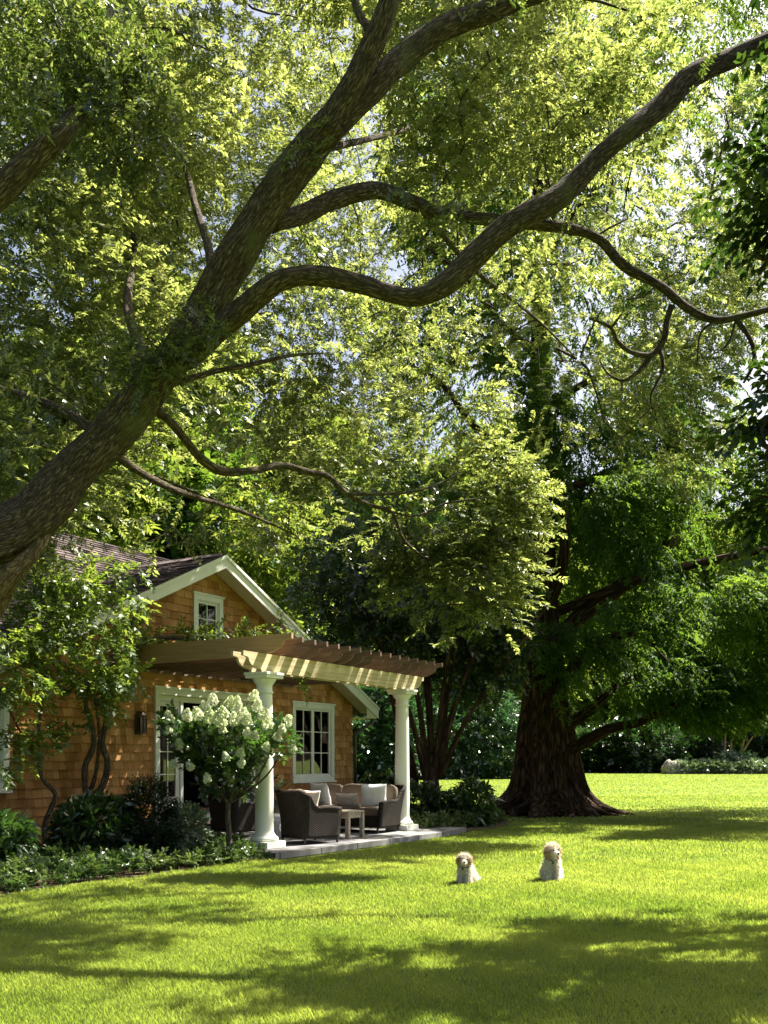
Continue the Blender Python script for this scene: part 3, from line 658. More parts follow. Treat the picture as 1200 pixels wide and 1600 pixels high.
# ------------------------------------------------------------------ furniture (house frame: +x along the patio)
def wicker_seat(name, label, cat, s, w_, rot, Ly, Dx, ncush, group=None):
    root = tag(empty(name, L2W(s, w_, 0.102), HR+rot), label, cat, group)
    hx, hy = Dx/2, Ly/2; path = []
    n1, n2, n3 = 9, 7, max(5, int(Ly/0.12))
    rc = 0.10
    for i in range(n1): path.append((hx-(Dx-rc)*i/(n1-1), hy, 'a', i/(n1-1)))
    for i in range(1, n2): a = i/n2*PI/2; path.append((-hx+rc-rc*math.sin(a), hy-rc+rc*math.cos(a), 'c', i/n2))
    for i in range(n3+1): path.append((-hx, hy-rc-(Ly-2*rc)*i/n3, 'b', i/n3))
    for i in range(n2-1, 0, -1): a = i/n2*PI/2; path.append((-hx+rc-rc*math.sin(a), -(hy-rc+rc*math.cos(a)), 'c', i/n2))
    for i in range(n1-1, -1, -1): path.append((hx-(Dx-rc)*i/(n1-1), -hy, 'a', i/(n1-1)))
    rows = 12; mb = MB(); outer = []; inner = []; top = []
    for (x, y, kx, t) in path:
        if kx == 'a': h = 0.52+0.03*math.sin(t*PI)+0.0*t + (max(0, t-0.72)/0.28)**2*0.20
        elif kx == 'c': h = 0.72+0.09*t
        else: h = 0.80-0.035*math.sin(t*PI)
        lean = {'a': 0.0, 'c': 0.10*t, 'b': 0.10}[kx]; sx = {'a': 0.02, 'c': 0.03, 'b': 0.0}[kx]
        co = []; ci = []
        for j in range(rows+1):
            z = 0.09+(h-0.09)*j/rows; f = max(0, (z-0.3)/0.5)
            ox = x-lean*f**1.5; oy = y*(0.94+0.06*(z/0.55))+math.copysign(sx*f, y)
            if kx == 'a': ox -= (0.035*(1-z/0.55) if t < 0.2 else 0)
            nx, ny = (0, math.copysign(1, y)) if kx == 'a' else ((-1, 0) if kx == 'b' else (-math.sin(t*PI/2), math.copysign(math.cos(t*PI/2), y)))
            co.append((ox, oy, z)); ci.append((ox-nx*0.06, oy-ny*0.06, z))
        outer.append(co); inner.append(ci); top.append(((co[-1][0]+ci[-1][0])/2, (co[-1][1]+ci[-1][1])/2, co[-1][2]))
    m = len(path); R1 = rows+1
    vs = [p for c in outer for p in c]+[p for c in inner for p in c]; fs = []
    for i in range(m-1):
        for j in range(rows):
            a = i*R1+j; b = (i+1)*R1+j; fs.append((a, a+1, b+1, b)); k_ = m*R1
            fs.append((k_+a, k_+b, k_+b+1, k_+a+1))
        fs.append((i*R1+rows, m*R1+i*R1+rows, m*R1+(i+1)*R1+rows, (i+1)*R1+rows)); fs.append((i*R1, (i+1)*R1, m*R1+(i+1)*R1, m*R1+i*R1))
    for i in (0, m-1):
        for j in range(rows):
            a = i*R1+j; fs.append((a, m*R1+a, m*R1+a+1, a+1) if i == 0 else (a, a+1, m*R1+a+1, m*R1+a))
    mb.add(vs, fs, None, True)
    mb.box2((-hx+0.05, -hy+0.05, 0.10), (hx-0.05, hy-0.05, 0.30))
    fr = mb.build('wicker_frame', 'wicker', root)
    mb = MB(); mb.tube(top, 0.034, 8); mb.build('arm_roll', 'wicker', fr)
    for sx_ in (-1, 1):
        for sy_ in (-1, 1):
            mb = MB(); mb.tube([(sx_*(hx-0.04), sy_*(hy*0.94-0.04), 0.0), (sx_*(hx-0.05), sy_*(hy*0.94-0.05), 0.12)], [0.016, 0.022], 8); mb.build('leg', 'black_metal', root)
    cw = (Ly-0.16)/ncush
    for i in range(ncush):
        yc = -hy+0.08+cw*(i+0.5)
        mb = MB(); mb.blob((0.03, yc, 0.375), ((Dx-0.10)/2, cw/2-0.004, 0.085), None, 28, 14, 0.35, 0.05); mb.build('seat_cushion', 'taupe_fabric', root)
        R = Matrix.Rotation(math.radians(-14), 3, 'Y')
        mb = MB(); mb.blob((-hx+0.12, yc, 0.62), (0.075, cw/2-0.006, 0.215), R, 28, 16, 0.42, 0.08); mb.build('back_cushion', 'taupe_fabric', root)
    return root
ch1 = wicker_seat('wicker_armchair', 'dark wicker armchair with its back to the camera, right of the front white column', 'armchair', 1.04, -0.08, math.radians(-15), 0.66, 0.74, 1, 'wicker armchairs')
ch2 = wicker_seat('wicker_armchair', 'dark wicker armchair half hidden behind the hydrangea tree and the front white column', 'armchair', 1.42, 1.68, math.radians(-6), 0.66, 0.74, 1, 'wicker armchairs')
wicker_seat('wicker_sofa', 'dark wicker sofa with taupe cushions facing left at the far end of the patio', 'sofa', 3.43, 0.78, PI, 1.92, 0.80, 3)
def pillow(name, label, s, w_, z, size, rz, tilt, mat, group=None, th=0.07):
    mb = MB(); nu, nv = 16, 16; a, b = size[0]/2, size[1]/2; vs = []; fs = []
    for side in (1, -1):
        for i in range(nu+1):
            for j in range(nv+1):
                x = -1+2*i/nu; y = -1+2*j/nv
                bulge = th*((1-x**4)*(1-y**4))**0.6; pin = 1-0.06*(1-abs(x*y))*(max(abs(x), abs(y))**3)
                q = Vector((a*x*pin, side*(bulge+0.004), b*y*pin)); q.y += 0.012*noise.noise(Vector((x*2.2+s*9, y*2.2, side*3))); vs.append(q)
    n1_ = (nu+1)*(nv+1)
    for sd in (0, 1):
        for i in range(nu):
            for j in range(nv):
                k = sd*n1_+i*(nv+1)+j; f = (k, k+nv+1, k+nv+2, k+1); fs.append(f if sd else f[::-1])
    rim = [(i, 0) for i in range(nu)]+[(nu, j) for j in range(nv)]+[(i, nv) for i in range(nu, 0, -1)]+[(0, j) for j in range(nv, 0, -1)]
    for (p, q) in zip(rim, rim[1:]+rim[:1]):
        A_ = p[0]*(nv+1)+p[1]; B_ = q[0]*(nv+1)+q[1]; fs.append((A_, B_, n1_+B_, n1_+A_))
    mb.add(vs, fs, None, True); o = mb.build(name, mat)
    o.location = L2W(s, w_, z); o.rotation_euler = Matrix.Rotation(HR+rz, 3, 'Z').to_4x4().to_3x3().__matmul__(Matrix.Rotation(tilt, 3, 'X')).to_euler()
    return tag(o, label, 'cushion', group)
pillow('white_pillow', 'plump white square pillow at the house end of the wicker sofa', 3.42, 1.36, 0.735, (0.46, 0.46), -PI/2-0.25, 0.25, 'white_fabric', 'pillows on the sofa', 0.085)
pillow('white_pillow', 'white square pillow tipped against the near arm of the wicker sofa', 3.40, 0.20, 0.735, (0.46, 0.46), -PI/2+0.5, 0.28, 'white_fabric', 'pillows on the sofa', 0.085)
pillow('lumbar_pillow', 'small patterned pink rectangular pillow in the middle of the wicker sofa', 3.33, 0.72, 0.66, (0.50, 0.25), -PI/2, 0.30, 'pink_fabric', 'pillows on the sofa', 0.06)
pillow('striped_pillow', 'taupe pillow leaning on the back of the near wicker armchair', 0.98, -0.10, 0.72, (0.42, 0.40), PI/2-0.26, 0.28, 'pink_fabric', None, 0.06)
pillow('taupe_pillow', 'taupe pillow on the armchair behind the front white column', 1.30, 1.62, 0.74, (0.42, 0.40), PI/2-0.1, 0.26, 'taupe_fabric', None, 0.06)
tb = tag(empty('coffee_table', L2W(2.12, 0.22, 0.102), HR), 'low weathered wood coffee table between the armchair and the sofa', 'table')
mb = MB()
for i in range(5): mb.box((-0.2+i*0.1, 0, 0.43), (0.094, 0.95, 0.035))
mb.build('tabletop', 'grey_wood', tb, bevel=0.004)
mb = MB(); mb.box2((-0.22, -0.45, 0.33), (-0.195, 0.45, 0.41)); mb.box2((0.195, -0.45, 0.33), (0.22, 0.45, 0.41)); mb.box2((-0.19, -0.45, 0.331), (0.19, -0.425, 0.41)); mb.box2((-0.19, 0.425, 0.331), (0.19, 0.45, 0.41)); mb.build('apron', 'grey_wood', tb)
for x in (-0.215, 0.215):
    for y in (-0.44, 0.44): mb = MB(); mb.box((x, y, 0.205), (0.066, 0.066, 0.408)); mb.build('leg', 'grey_wood', tb, bevel=0.005)
gs = tag(empty('garden_stool', L2W(1.12, 0.72, 0.102), HR), 'white ceramic garden stool with blue pattern beside the front white column', 'stool')
mb = MB(); mb.lathe([(0.125, 0.0), (0.14, 0.02), (0.165, 0.10), (0.175, 0.2), (0.17, 0.28), (0.155, 0.345)], (0, 0, 0), 32); mb.build('body', 'ceramic', gs)
mb = MB(); mb.lathe([(0.156, 0.345), (0.16, 0.37), (0.15, 0.405), (0.10, 0.425), (0.01, 0.43)], (0, 0, 0), 32); mb.build('top', 'ceramic_white', gs)
# a chair inside the room
ic = tag(empty('dining_chair', L2W(2.0, 4.4, 0.497), HR+0.6), 'dark wooden chair standing inside the open French doors', 'chair')
mb = MB(); mb.box((0, 0, 0.44), (0.44, 0.42, 0.04)); mb.build('seat', 'tread', ic)
mb = MB(); mb.box((-0.2, -0.19, 0.72), (0.035, 0.035, 0.54)); mb.box((-0.2, 0.19, 0.72), (0.035, 0.035, 0.54)); mb.box((-0.2, 0, 0.95), (0.03, 0.34, 0.09))
for k in range(5): mb.box((-0.2, -0.13+k*0.065, 0.68), (0.015, 0.02, 0.45))
mb.build('backrest', 'tread', ic)
for x in (-0.19, 0.19):
    for y in (-0.18, 0.18): mb = MB(); mb.box((x, y, 0.21), (0.035, 0.035, 0.42)); mb.build('leg', 'tread', ic)

# ------------------------------------------------------------------ trees
SUNK = (sdir.x/sdir.z, sdir.y/sdir.z)
def shadow_xy(p): return p[:, 0]-p[:, 2]*SUNK[0], p[:, 1]-p[:, 2]*SUNK[1]
SUNRAYS = [(*P(355, 1140, 13.2), 0.9, .85), (*P(728, 1360, 10.85), .5, .97), (*P(862, 1350, 11.1), .5, .97), (*P(110, 1010, 13.3), 1.0, .65), (*P(160, 1080, 13.3), .7, .7), (*P(340, 920, 17.2), 1.3, .85), (*P(640, 1180, 17.5), .6, .6), (*P(150, 1320, 12.8), .5, .5)]  # sun paths cut through the crowns to light chosen spots
def sun_gaps(p, soft=0.02):
    """which sprays to keep: crowns are thinned to shape the sun patches on lawn and house"""
    sx, sy = shadow_xy(p); d = np.maximum(sy, 3.0); px = 600+sx/d*F; py = 1184+1.42/d*F
    L = np.full(len(p), 0.93)
    L = np.where((px < 620) & (py > 1370), 0.66, L)
    L = np.where((px > 820) & (py > 1395-(px-880)*0.06), 0.64, L)
    L = np.where(py > 1560-np.clip((px-500)*0.12, -20, 60), 0.50, L)
    L = np.where((px > 1200) | (px < 0) | (py > 1640), 0.42, L)
    L = np.where((px > 380) & (px < 760) & (py > 1300) & (py < 1352), 0.45, L)
    q = np.stack([sx*0.6+0.3*np.sin(sy*2.3), sy+0.25*np.sin(sx*1.9), sx*0], 1); nz = clump_noise(q, 3.9, 0.5)+0.8*clump_noise(q, 8.7, 1.7)
    r = np.argsort(np.argsort(nz))/max(1, len(nz)); free = (sy > 14.2) | (sx < -4.0)
    hz = np.minimum(p[:, 2], 2.2); hx = p[:, 0]-(p[:, 2]-hz)*SUNK[0]; hy = p[:, 1]-(p[:, 2]-hz)*SUNK[1]
    s_ = (hx-O.x)*U.x+(hy-O.y)*U.y; w_ = (hx-O.x)*V.x+(hy-O.y)*V.y
    onh = (s_ > -4) & (s_ < 6.5) & (w_ > -1.5) & (w_ < 4.5); q = np.stack([hx, hy, hx*0], 1); nh = clump_noise(q, 3.0, 2.2)+.6*clump_noise(q, 8.0, .2)
    ok = ~onh | (nh > 0.40) | (RNG.random(len(p)) < soft)
    for (gx, gy, gz_, gr, gp_) in SUNRAYS:
        k = p[:, 2]-gz_; d2 = (p[:, 0]-gx-k*SUNK[0])**2+(p[:, 1]-gy-k*SUNK[1])**2
        ok &= ~((d2 < gr*gr) & (k > 0.9) & (RNG.random(len(p)) < gp_))
    return (free | (r > L) | (RNG.random(len(p)) < soft)) & ok
def inpoly(x, y, poly):
    r = np.zeros(len(x), bool); n = len(poly)
    for i in range(n):
        x0, y0 = poly[i]; x1, y1 = poly[(i+1) % n]
        c = ((y0 > y) != (y1 > y)); xi = (x1-x0)*(y-y0)/((y1-y0) if abs(y1-y0) > 1e-9 else 1e-9)+x0
        r ^= c & (x < xi)
    return r
def limbs(mb, lines, n=10, step=0.12, jit=0.10):
    nodes = []
    for i, (pts, rr) in enumerate(lines):
        pts = [Vector(p) for p in pts]; mb.tube(pts, rr, n, step, jit, seed=i*3.7)
        q, r = resample(pts, list(rr) if hasattr(rr, '__len__') else [rr]*len(pts), 0.4); nodes += q
    return nodes
# --- the leaning elm that frames the view
EB = Vector((-5.9, 7.9, 0))
elm = tag(empty('elm_tree', EB), 'large leaning elm whose bare limbs arch over the cottage from the left', 'tree')
D = lambda *a: [P(*q) for q in a]
def wpx(ws, ds): return [w_*d/F/2 for w_, d in zip(ws, ds)]
lines = []
tr = [EB+Vector((-0.1, 0, -0.1)), EB+Vector((0.05, 0, 0.7)), EB+Vector((0.6, 0.15, 1.9)), EB+Vector((1.5, 0.4, 3.0))]
trunk_pts = tr+D((20, 830, 8.9), (110, 742, 9.1), (205, 640, 9.2), (290, 535, 9.2), (345, 440, 9.1), (410, 335, 9.0), (470, 250, 8.9), (522, 190, 8.8))
trunk_r = [0.46, 0.38, 0.32, 0.27, 0.235, 0.20, 0.188, 0.182, 0.172, 0.162, 0.158, 0.150]
lines.append((trunk_pts, trunk_r))
lines.append((D((505, 205, 8.8), (548, 135, 8.7), (588, 60, 8.6), (612, -10, 8.5), (640, -120, 8.4)), [0.13, 0.128, 0.12, 0.11, 0.09]))
lines.append((D((515, 205, 8.85), (585, 135, 8.9), (640, 82, 9.0), (710, 38, 9.1), (790, 5, 9.2), (900, -35, 9.3), (1050, -120, 9.4)), [0.135, 0.13, 0.125, 0.12, 0.11, 0.09, 0.06]))
lines.append((D((590, 60, 8.6), (560, 20, 8.7), (540, -60, 8.8)), [0.05, 0.04, 0.03]))
# the long S-shaped limb
lines.append((D((290, 560, 9.2), (345, 510, 9.0), (390, 472, 8.9), (435, 440, 8.8), (490, 430, 8.8), (560, 443, 8.8), (640, 465, 8.8), (690, 448, 8.8), (730, 410, 8.8), (790, 355, 8.8), (870, 310, 8.9), (930, 250, 9.0), (975, 212, 9.0), (1025, 172, 9.1), (1080, 118, 9.2), (1150, 88, 9.3), (1260, 40, 9.4)),
              [0.14, 0.13, 0.115, 0.105, 0.098, 0.096, 0.100, 0.11, 0.118, 0.122, 0.115, 0.108, 0.10, 0.108, 0.115, 0.11, 0.10]))
lines.append((D((425, 350, 9.1), (470, 335, 9.4), (520, 312, 9.7), (590, 298, 10.0), (650, 318, 10.2), (700, 335, 10.4), (780, 345, 10.6), (860, 352, 10.8), (930, 370, 11.0), (975, 415, 11.0), (1030, 445, 11.0), (1075, 482, 11.0), (1115, 500, 11.0), (1160, 494, 11.0), (1250, 470, 11)),
              [0.105, 0.10, 0.098, 0.09, 0.08, 0.075, 0.072, 0.07, 0.066, 0.060, 0.056, 0.053, 0.05, 0.045, 0.03]))
TW = 11.0
lines.append((D((1050, 478, TW), (1042, 500, TW), (1038, 530, TW), (1018, 554, TW), (985, 550, TW-.1), (962, 530, TW-.2), (955, 512, TW-.3), (920, 497, TW-.3)), [0.045, 0.043, 0.042, 0.038, 0.03, 0.026, 0.022, 0.01]))
lines.append((D((1018, 554, TW), (998, 580, TW), (972, 595, TW), (948, 582, TW), (938, 565, TW)), [0.034, 0.028, 0.022, 0.015, 0.008]))
lines.append((D((1032, 548, TW), (1036, 575, TW), (1025, 600, TW), (1016, 620, TW), (1020, 642, TW)), [0.028, 0.024, 0.018, 0.012, 0.006]))
lines.append((D((972, 595, TW), (972, 618, TW)), [0.014, 0.006])); lines.append((D((955, 512, TW-.2), (972, 490, TW-.3)), [0.018, 0.01]))
lines.append((D((1150, 500, TW), (1172, 530, TW), (1178, 565, TW), (1162, 598, TW)), [0.036, 0.032, 0.026, 0.014])); lines.append((D((1178, 572, TW), (1200, 585, TW), (1198, 605, TW)), [0.02, 0.016, 0.01]))
lines.append((D((1120, 500, TW), (1095, 520, TW), (1090, 560, TW), (1088, 572, TW)), [0.018, 0.014, 0.01, 0.006])); lines.append((D((1148, 505, TW), (1135, 540, TW), (1100, 560, TW)), [0.014, 0.012, 0.006]))
# lower wandering branch
lines.append((D((225, 630, 9.3), (262, 655, 9.5), (292, 690, 9.8), (318, 720, 10.0), (350, 737, 10.2), (400, 735, 10.5), (440, 727, 10.8), (480, 737, 11.0), (512, 744, 11.2), (540, 770, 11.4), (580, 790, 11.7), (612, 800, 11.9), (632, 845, 12.1), (675, 875, 12.3), (750, 885, 12.5)),
              [0.055, 0.052, 0.052, 0.050, 0.048, 0.045, 0.042, 0.040, 0.038, 0.034, 0.030, 0.026, 0.02, 0.014, 0.006]))
lines.append((D((545, 772, 11.4), (600, 772, 11.6), (660, 765, 11.8), (720, 740, 12.0)), [0.026, 0.022, 0.016, 0.008]))
lines.append((D((612, 800, 11.9), (650, 806, 12.0), (700, 786, 12.1), (765, 777, 12.2)), [0.02, 0.016, 0.012, 0.005]))
lines.append((D((270, 600, 9.3), (330, 582, 9.6), (400, 568, 9.9), (450, 556, 10.2), (505, 552, 10.5)), [0.035, 0.03, 0.026, 0.02, 0.01]))
lines.append((D((165, 690, 9.2), (120, 655, 9.5), (60, 625, 9.9), (-20, 600, 10.3)), [0.07, 0.055, 0.045, 0.03]))
# dark limb crossing the upper left corner
lines.append(([EB+Vector((0.1, 0.1, 1.4)), EB+Vector((0.3, -0.5, 3.2)), P(-150, 450, 7.4), P(-20, 318, 7.4), P(60, 240, 7.4), P(108, 195, 7.5), P(150, 130, 8.4), P(170, 20, 9.4)], [0.24, 0.22, 0.17, 0.12, 0.10, 0.085, 0.06, 0.04]))
# limbs deeper in the crown
lines.append((D((300, 520, 9.3), (330, 420, 10.5), (300, 300, 12), (270, 160, 13.5), (285, 40, 15)), [0.07, 0.06, 0.045, 0.03, 0.015]))
lines.append((D((240, 590, 9.4), (200, 480, 11), (210, 380, 12.5), (195, 240, 14), (170, 100, 15.5)), [0.07, 0.06, 0.045, 0.03, 0.015]))
lines.append((D((150, 690, 9.4), (260, 760, 11.5), (380, 800, 13.2), (470, 840, 14.6)), [0.06, 0.045, 0.03, 0.012]))
lines.append((D((470, 250, 9.2), (520, 230, 11), (640, 200, 13), (760, 150, 15), (860, 130, 16.5)), [0.05, 0.045, 0.035, 0.025, 0.01]))
lines.append((D((650, 318, 10.3), (740, 420, 12), (840, 500, 13.5), (900, 560, 14.5)), [0.04, 0.035, 0.02, 0.01]))
mb = MB(); mb.tube(trunk_pts, trunk_r, 64, 0.05, 0.22, seed=1.3); mb.build('trunk', 'elm_bark', elm, world=True)
lines = [(p_, [q_*0.88 for q_ in r_]) for p_, r_ in lines]
mb = MB(); nodes = limbs(mb, lines[1:], 20, 0.07, 0.26)
q, _ = resample(trunk_pts, trunk_r, 0.4); nodes += q[8:]
# mossy broken stub under the trunk
ms = MB(); ms.tube(D((-60, 1000, 8.8), (-28, 965, 8.8), (2, 930, 8.75), (28, 895, 8.75), (50, 862, 8.85), (68, 830, 9.0), (90, 795, 9.1)), [0.12, 0.115, 0.105, 0.09, 0.075, 0.06, 0.035], 40, 0.03, 0.9, seed=5); ms.build('mossy_stub', 'mossy_bark', elm, world=True)
elm_protos = [spray_proto(RNG, 20, 0.34, 0.066, 0.030, 0.08, spread=1.0, vary=.5) for _ in range(10)]
#      px   py   d    rpx  rpy  rd   n     gap
ELM = [(120, 130, 12.5, 230, 230, 2.6, 1500, -0.60), (60, 420, 12.5, 190, 260, 2.4, 1300, -0.45), (330, 120, 15.5, 260, 230, 2.8, 1300, -0.25),
       (300, 330, 15, 230, 210, 2.6, 1200, -0.25), (150, 600, 13.2, 240, 160, 2.0, 1000, -0.3), (390, 560, 15.5, 190, 130, 1.6, 650, -0.2),
       (250, 760, 14.2, 300, 130, 1.8, 1500, -0.4), (60, 780, 12.3, 150, 110, 1.3, 550, -0.4),
       (520, 620, 14.0, 260, 160, 1.1, 2300, -0.5), (660, 790, 13.2, 190, 130, 1.0, 2500, -0.8), (720, 925, 13.0, 130, 85, 0.7, 950, -0.7), (420, 790, 14.0, 180, 90, 1.1, 1300, -0.7), (560, 900, 13.4, 90, 50, 0.7, 280, -0.4),
       (700, 200, 18.5, 230, 200, 2.0, 1500, -0.35), (720, 380, 18.5, 260, 130, 1.8, 1300, -0.3), (960, 160, 18.5, 180, 180, 2.2, 800, -0.2),
       (980, 440, 18.5, 260, 150, 2.0, 1700, -0.4), (860, 580, 18, 230, 110, 1.8, 1200, -0.3), (1060, 640, 17.5, 110, 130, 1.3, 420, -0.1), (520, 30, 17, 160, 110, 2.0, 350, 0.0), (1080, 90, 19.5, 150, 130, 1.6, 700, -.3), (1150, 300, 19.5, 110, 180, 1.6, 700, -.4), (900, 30, 19.5, 200, 70, 1.4, 450, -.3), (1090, 30, 18.8, 130, 80, 1.4, 600, -.6), (420, 420, 18, 200, 160, 1.6, 600, -.2), (150, 300, 17.5, 200, 300, 1.6, 900, -.1),
       (300, -260, 13.5, 300, 150, 2.2, 1100, -.2), (60, -200, 11.0, 240, 130, 1.8, 800, -.3), (850, 290, 11.6, 220, 150, 1.5, 900, -.7), (830, 90, 10.6, 260, 160, 1.3, 800, -.4), (700, -120, 11.0, 300, 120, 1.5, 1300, -.6)]  # masses added to shade crown and lawn, some unseen above the frame
C_, D_, T_ = [], [], []
for i, (px, py, d, rx, ry, rd, n, gap) in enumerate(ELM):
    c = P(px, py, d); r = (rx*d/F, rd, ry*d/F)
    p = in_ellipsoid(RNG, c, r, int(n*1.35), 0.35, gap-0.05, 2.2, 0.3)
    p = p[p[:, 2] > 2.4]
    dr = (p-np.array(c))/np.array(r)+RNG.normal(size=p.shape)*0.6+np.array([0.1, -0.1, -0.25]); dr[:, 2] *= 0.45; C_.append(p); D_.append(dr)
    T_.append(np.clip(0.55+0.35*clump_noise(p, 1.1, 1.0)+RNG.normal(size=len(p))*0.15, 0, 1))
# small tufts of leaves on the bare limbs
tuft = [(250, 560, 8.9, 75, 55, 0.25, 80), (310, 520, 8.8, 50, 35, 0.25, 36), (190, 560, 9.3, 60, 50, 0.4, 50), (640, 330, 9.8, 70, 30, 0.5, 30), (1110, 130, 8.9, 60, 40, 0.4, 26), (800, 10, 9.0, 60, 30, 0.4, 22), (480, 230, 8.6, 25, 25, .2, 10), (740, 345, 10, 60, 20, .5, 20), (920, 375, 10.6, 60, 25, .5, 22), (1130, 40, 8.8, 80, 50, .5, 36), (480, 215, 8.6, 15, 15, .1, 4), (30, 620, 9.4, 80, 120, 0.6, 110), (60, 60, 8.0, 160, 100, 0.8, 420), (185, 175, 8.0, 100, 90, 0.7, 380), (60, 190, 7.2, 60, 20, .2, 14), (160, 70, 7.7, 90, 60, .4, 90), (300, 40, 8.8, 120, 60, 0.7, 70)]
for px, py, d, rx, ry, rd, n in tuft:
    c = P(px, py, d); p = in_ellipsoid(RNG, c, (rx*d/F, rd, ry*d/F), n, 0.2); C_.append(p); D_.append(RNG.normal(size=p.shape)+np.array([0, -0.3, 0])); T_.append(RNG.random(len(p))*0.4)
C_ = np.concatenate(C_); D_ = np.concatenate(D_); T_ = np.concatenate(T_)
# crown thinned on purpose so that sun reaches the lawn and house
ppx = 600+C_[:, 0]/C_[:, 1]*F; ppy = 1184-(C_[:, 2]-1.42)/C_[:, 1]*F
keep = sun_gaps(C_) & ~((ppx > 190) & (ppx < 540) & (ppy > 835+np.abs(ppx-350)*0.25)); C_, D_, T_ = C_[keep], D_[keep], T_[keep]
for (px, py, d, rx, ry, rd, n, gap) in [(480, 520, 17.2, 140, 110, 1.3, 650, -.6), (490, 360, 18, 120, 110, 1.3, 380, -.5), (640, 520, 18, 110, 90, 1.3, 350, -.5), (540, 660, 17.2, 140, 85, 1.3, 520, -.7), (400, 650, 17.5, 90, 70, 1.0, 250, -.6)]:
    p = in_ellipsoid(RNG, P(px, py, d), (rx*d/F, rd, ry*d/F), n, 0.3, gap, 2.2, .3); C_ = np.concatenate([C_, p]); D_ = np.concatenate([D_, RNG.normal(size=p.shape)+np.array([0, -.2, -.3])]); T_ = np.concatenate([T_, np.clip(RNG.normal(size=len(p))*.25+.5, 0, 1)])
tw = C_[RNG.choice(len(C_), 620, replace=False)]
grow_twigs(mb, nodes, tw, 0.026, 0.004, 5, 0.07, RNG)
mb.build('branches', 'elm_bark', elm, world=True)
near = C_[:, 1] < 9.6; Qa, Ta = foliage_arrays(C_[near], D_[near], elm_protos, RNG, 0.5, 0.9, 0.9, T_[near]*.6, 0.25); Q, T = foliage_arrays(C_[~near], D_[~near], elm_protos, RNG, 0.75, 1.25, 0.9, T_[~near], 0.30); Q = np.concatenate([Qa, Q]); T = np.concatenate([Ta, T])
quads_object('crown', Q, T, 'elm_leaf', elm, off=EB)

# --- the great dawn redwood
RB = P(855, 1272, 24.2); RB.z = 0
rw = tag(empty('redwood_tree', RB), 'huge dark conifer with a fluted flaring trunk and exposed roots on the lawn', 'tree')
def rw_r(z):
    tab = [(0, 1.12), (0.25, 0.98), (0.6, 0.86), (1.16, 0.76), (2.0, 0.66), (2.8, 0.55), (4.4, 0.40), (6, 0.34), (10, 0.27), (16, 0.18), (26, 0.05)]
    for (a, ra), (b, rb) in zip(tab[:-1], tab[1:]):
        if z <= b: return ra+(rb-ra)*max(0, z-a)/(b-a)
    return 0.05
mb = MB(); vs = []; bc = []; fs = []; n = 110; zs = [-0.1, 0.0, 0.08, 0.16, 0.25, 0.35, 0.45]+[0.6+0.15*i for i in range(24)]+[4.3+0.5*i for i in range(42)]
for z in zs:
    R0 = rw_r(max(z, 0)); A_ = 0.25*math.exp(-max(z, 0)/2.4)+0.05
    for k in range(n):
        th = 2*PI*k/n; tw_ = th+0.06*z
        fl = 0.6*abs(math.cos(3.5*tw_+0.4))+0.5*abs(math.cos(5.5*tw_+1.3))+0.25*abs(math.cos(11*tw_+z*0.3))-0.65
        r = R0*(1+A_*fl*1.6)*(1+0.05*noise.noise(Vector((math.cos(th)*3, math.sin(th)*3, z*1.2))))
        if z < 0.9: r += max(0, (0.9-z)/0.9)**2*0.45*max(0, math.cos(3.5*tw_+0.4)**6+0.5*math.cos(5.5*tw_+1.3)**8-0.3)
        cx = -0.05*z*0.4 if z < 8 else -0.16
        vs.append((cx+r*math.cos(th), r*math.sin(th), z)); bc.append((R0*math.cos(th), R0*math.sin(th), z))
m = len(zs); fs = [(i*n+k, i*n+(k+1) % n, (i+1)*n+(k+1) % n, (i+1)*n+k) for i in range(m-1) for k in range(n)]
mb.add([tuple(Vector(v_)+RB) for v_ in vs], fs, bc, True); rwtrunk = mb
mb = MB()
for (a, L, r) in [(-10, 2.1, .17), (-28, 1.6, .15), (-48, 1.3, .12), (-75, 1.2, .13), (-105, 1.25, .12), (-130, 1.6, .15), (-160, 1.9, .17), (178, 2.0, .15), (15, 1.7, .13), (40, 1.4, .1), (100, 1.5, .12), (140, 1.6, .12)]:
    a = math.radians(a); dx, dy = math.cos(a), math.sin(a); pts = []
    for i in range(7):
        t = i/6; rr_ = 0.72+L*t*0.75; wob = 0.12*math.sin(i*1.7+a*3); pts.append((rr_*dx-wob*dy, rr_*dy+wob*dx, 0.42*(1-t)**2.2+0.05-0.09*t))
    mb.tube(pts, [r*1.3, r*1.1, r*0.9, r*0.75, r*0.6, r*0.4, r*0.2], 9, 0.1, 0.2, seed=a)
mb.build('roots', 'redwood_bark', rw)
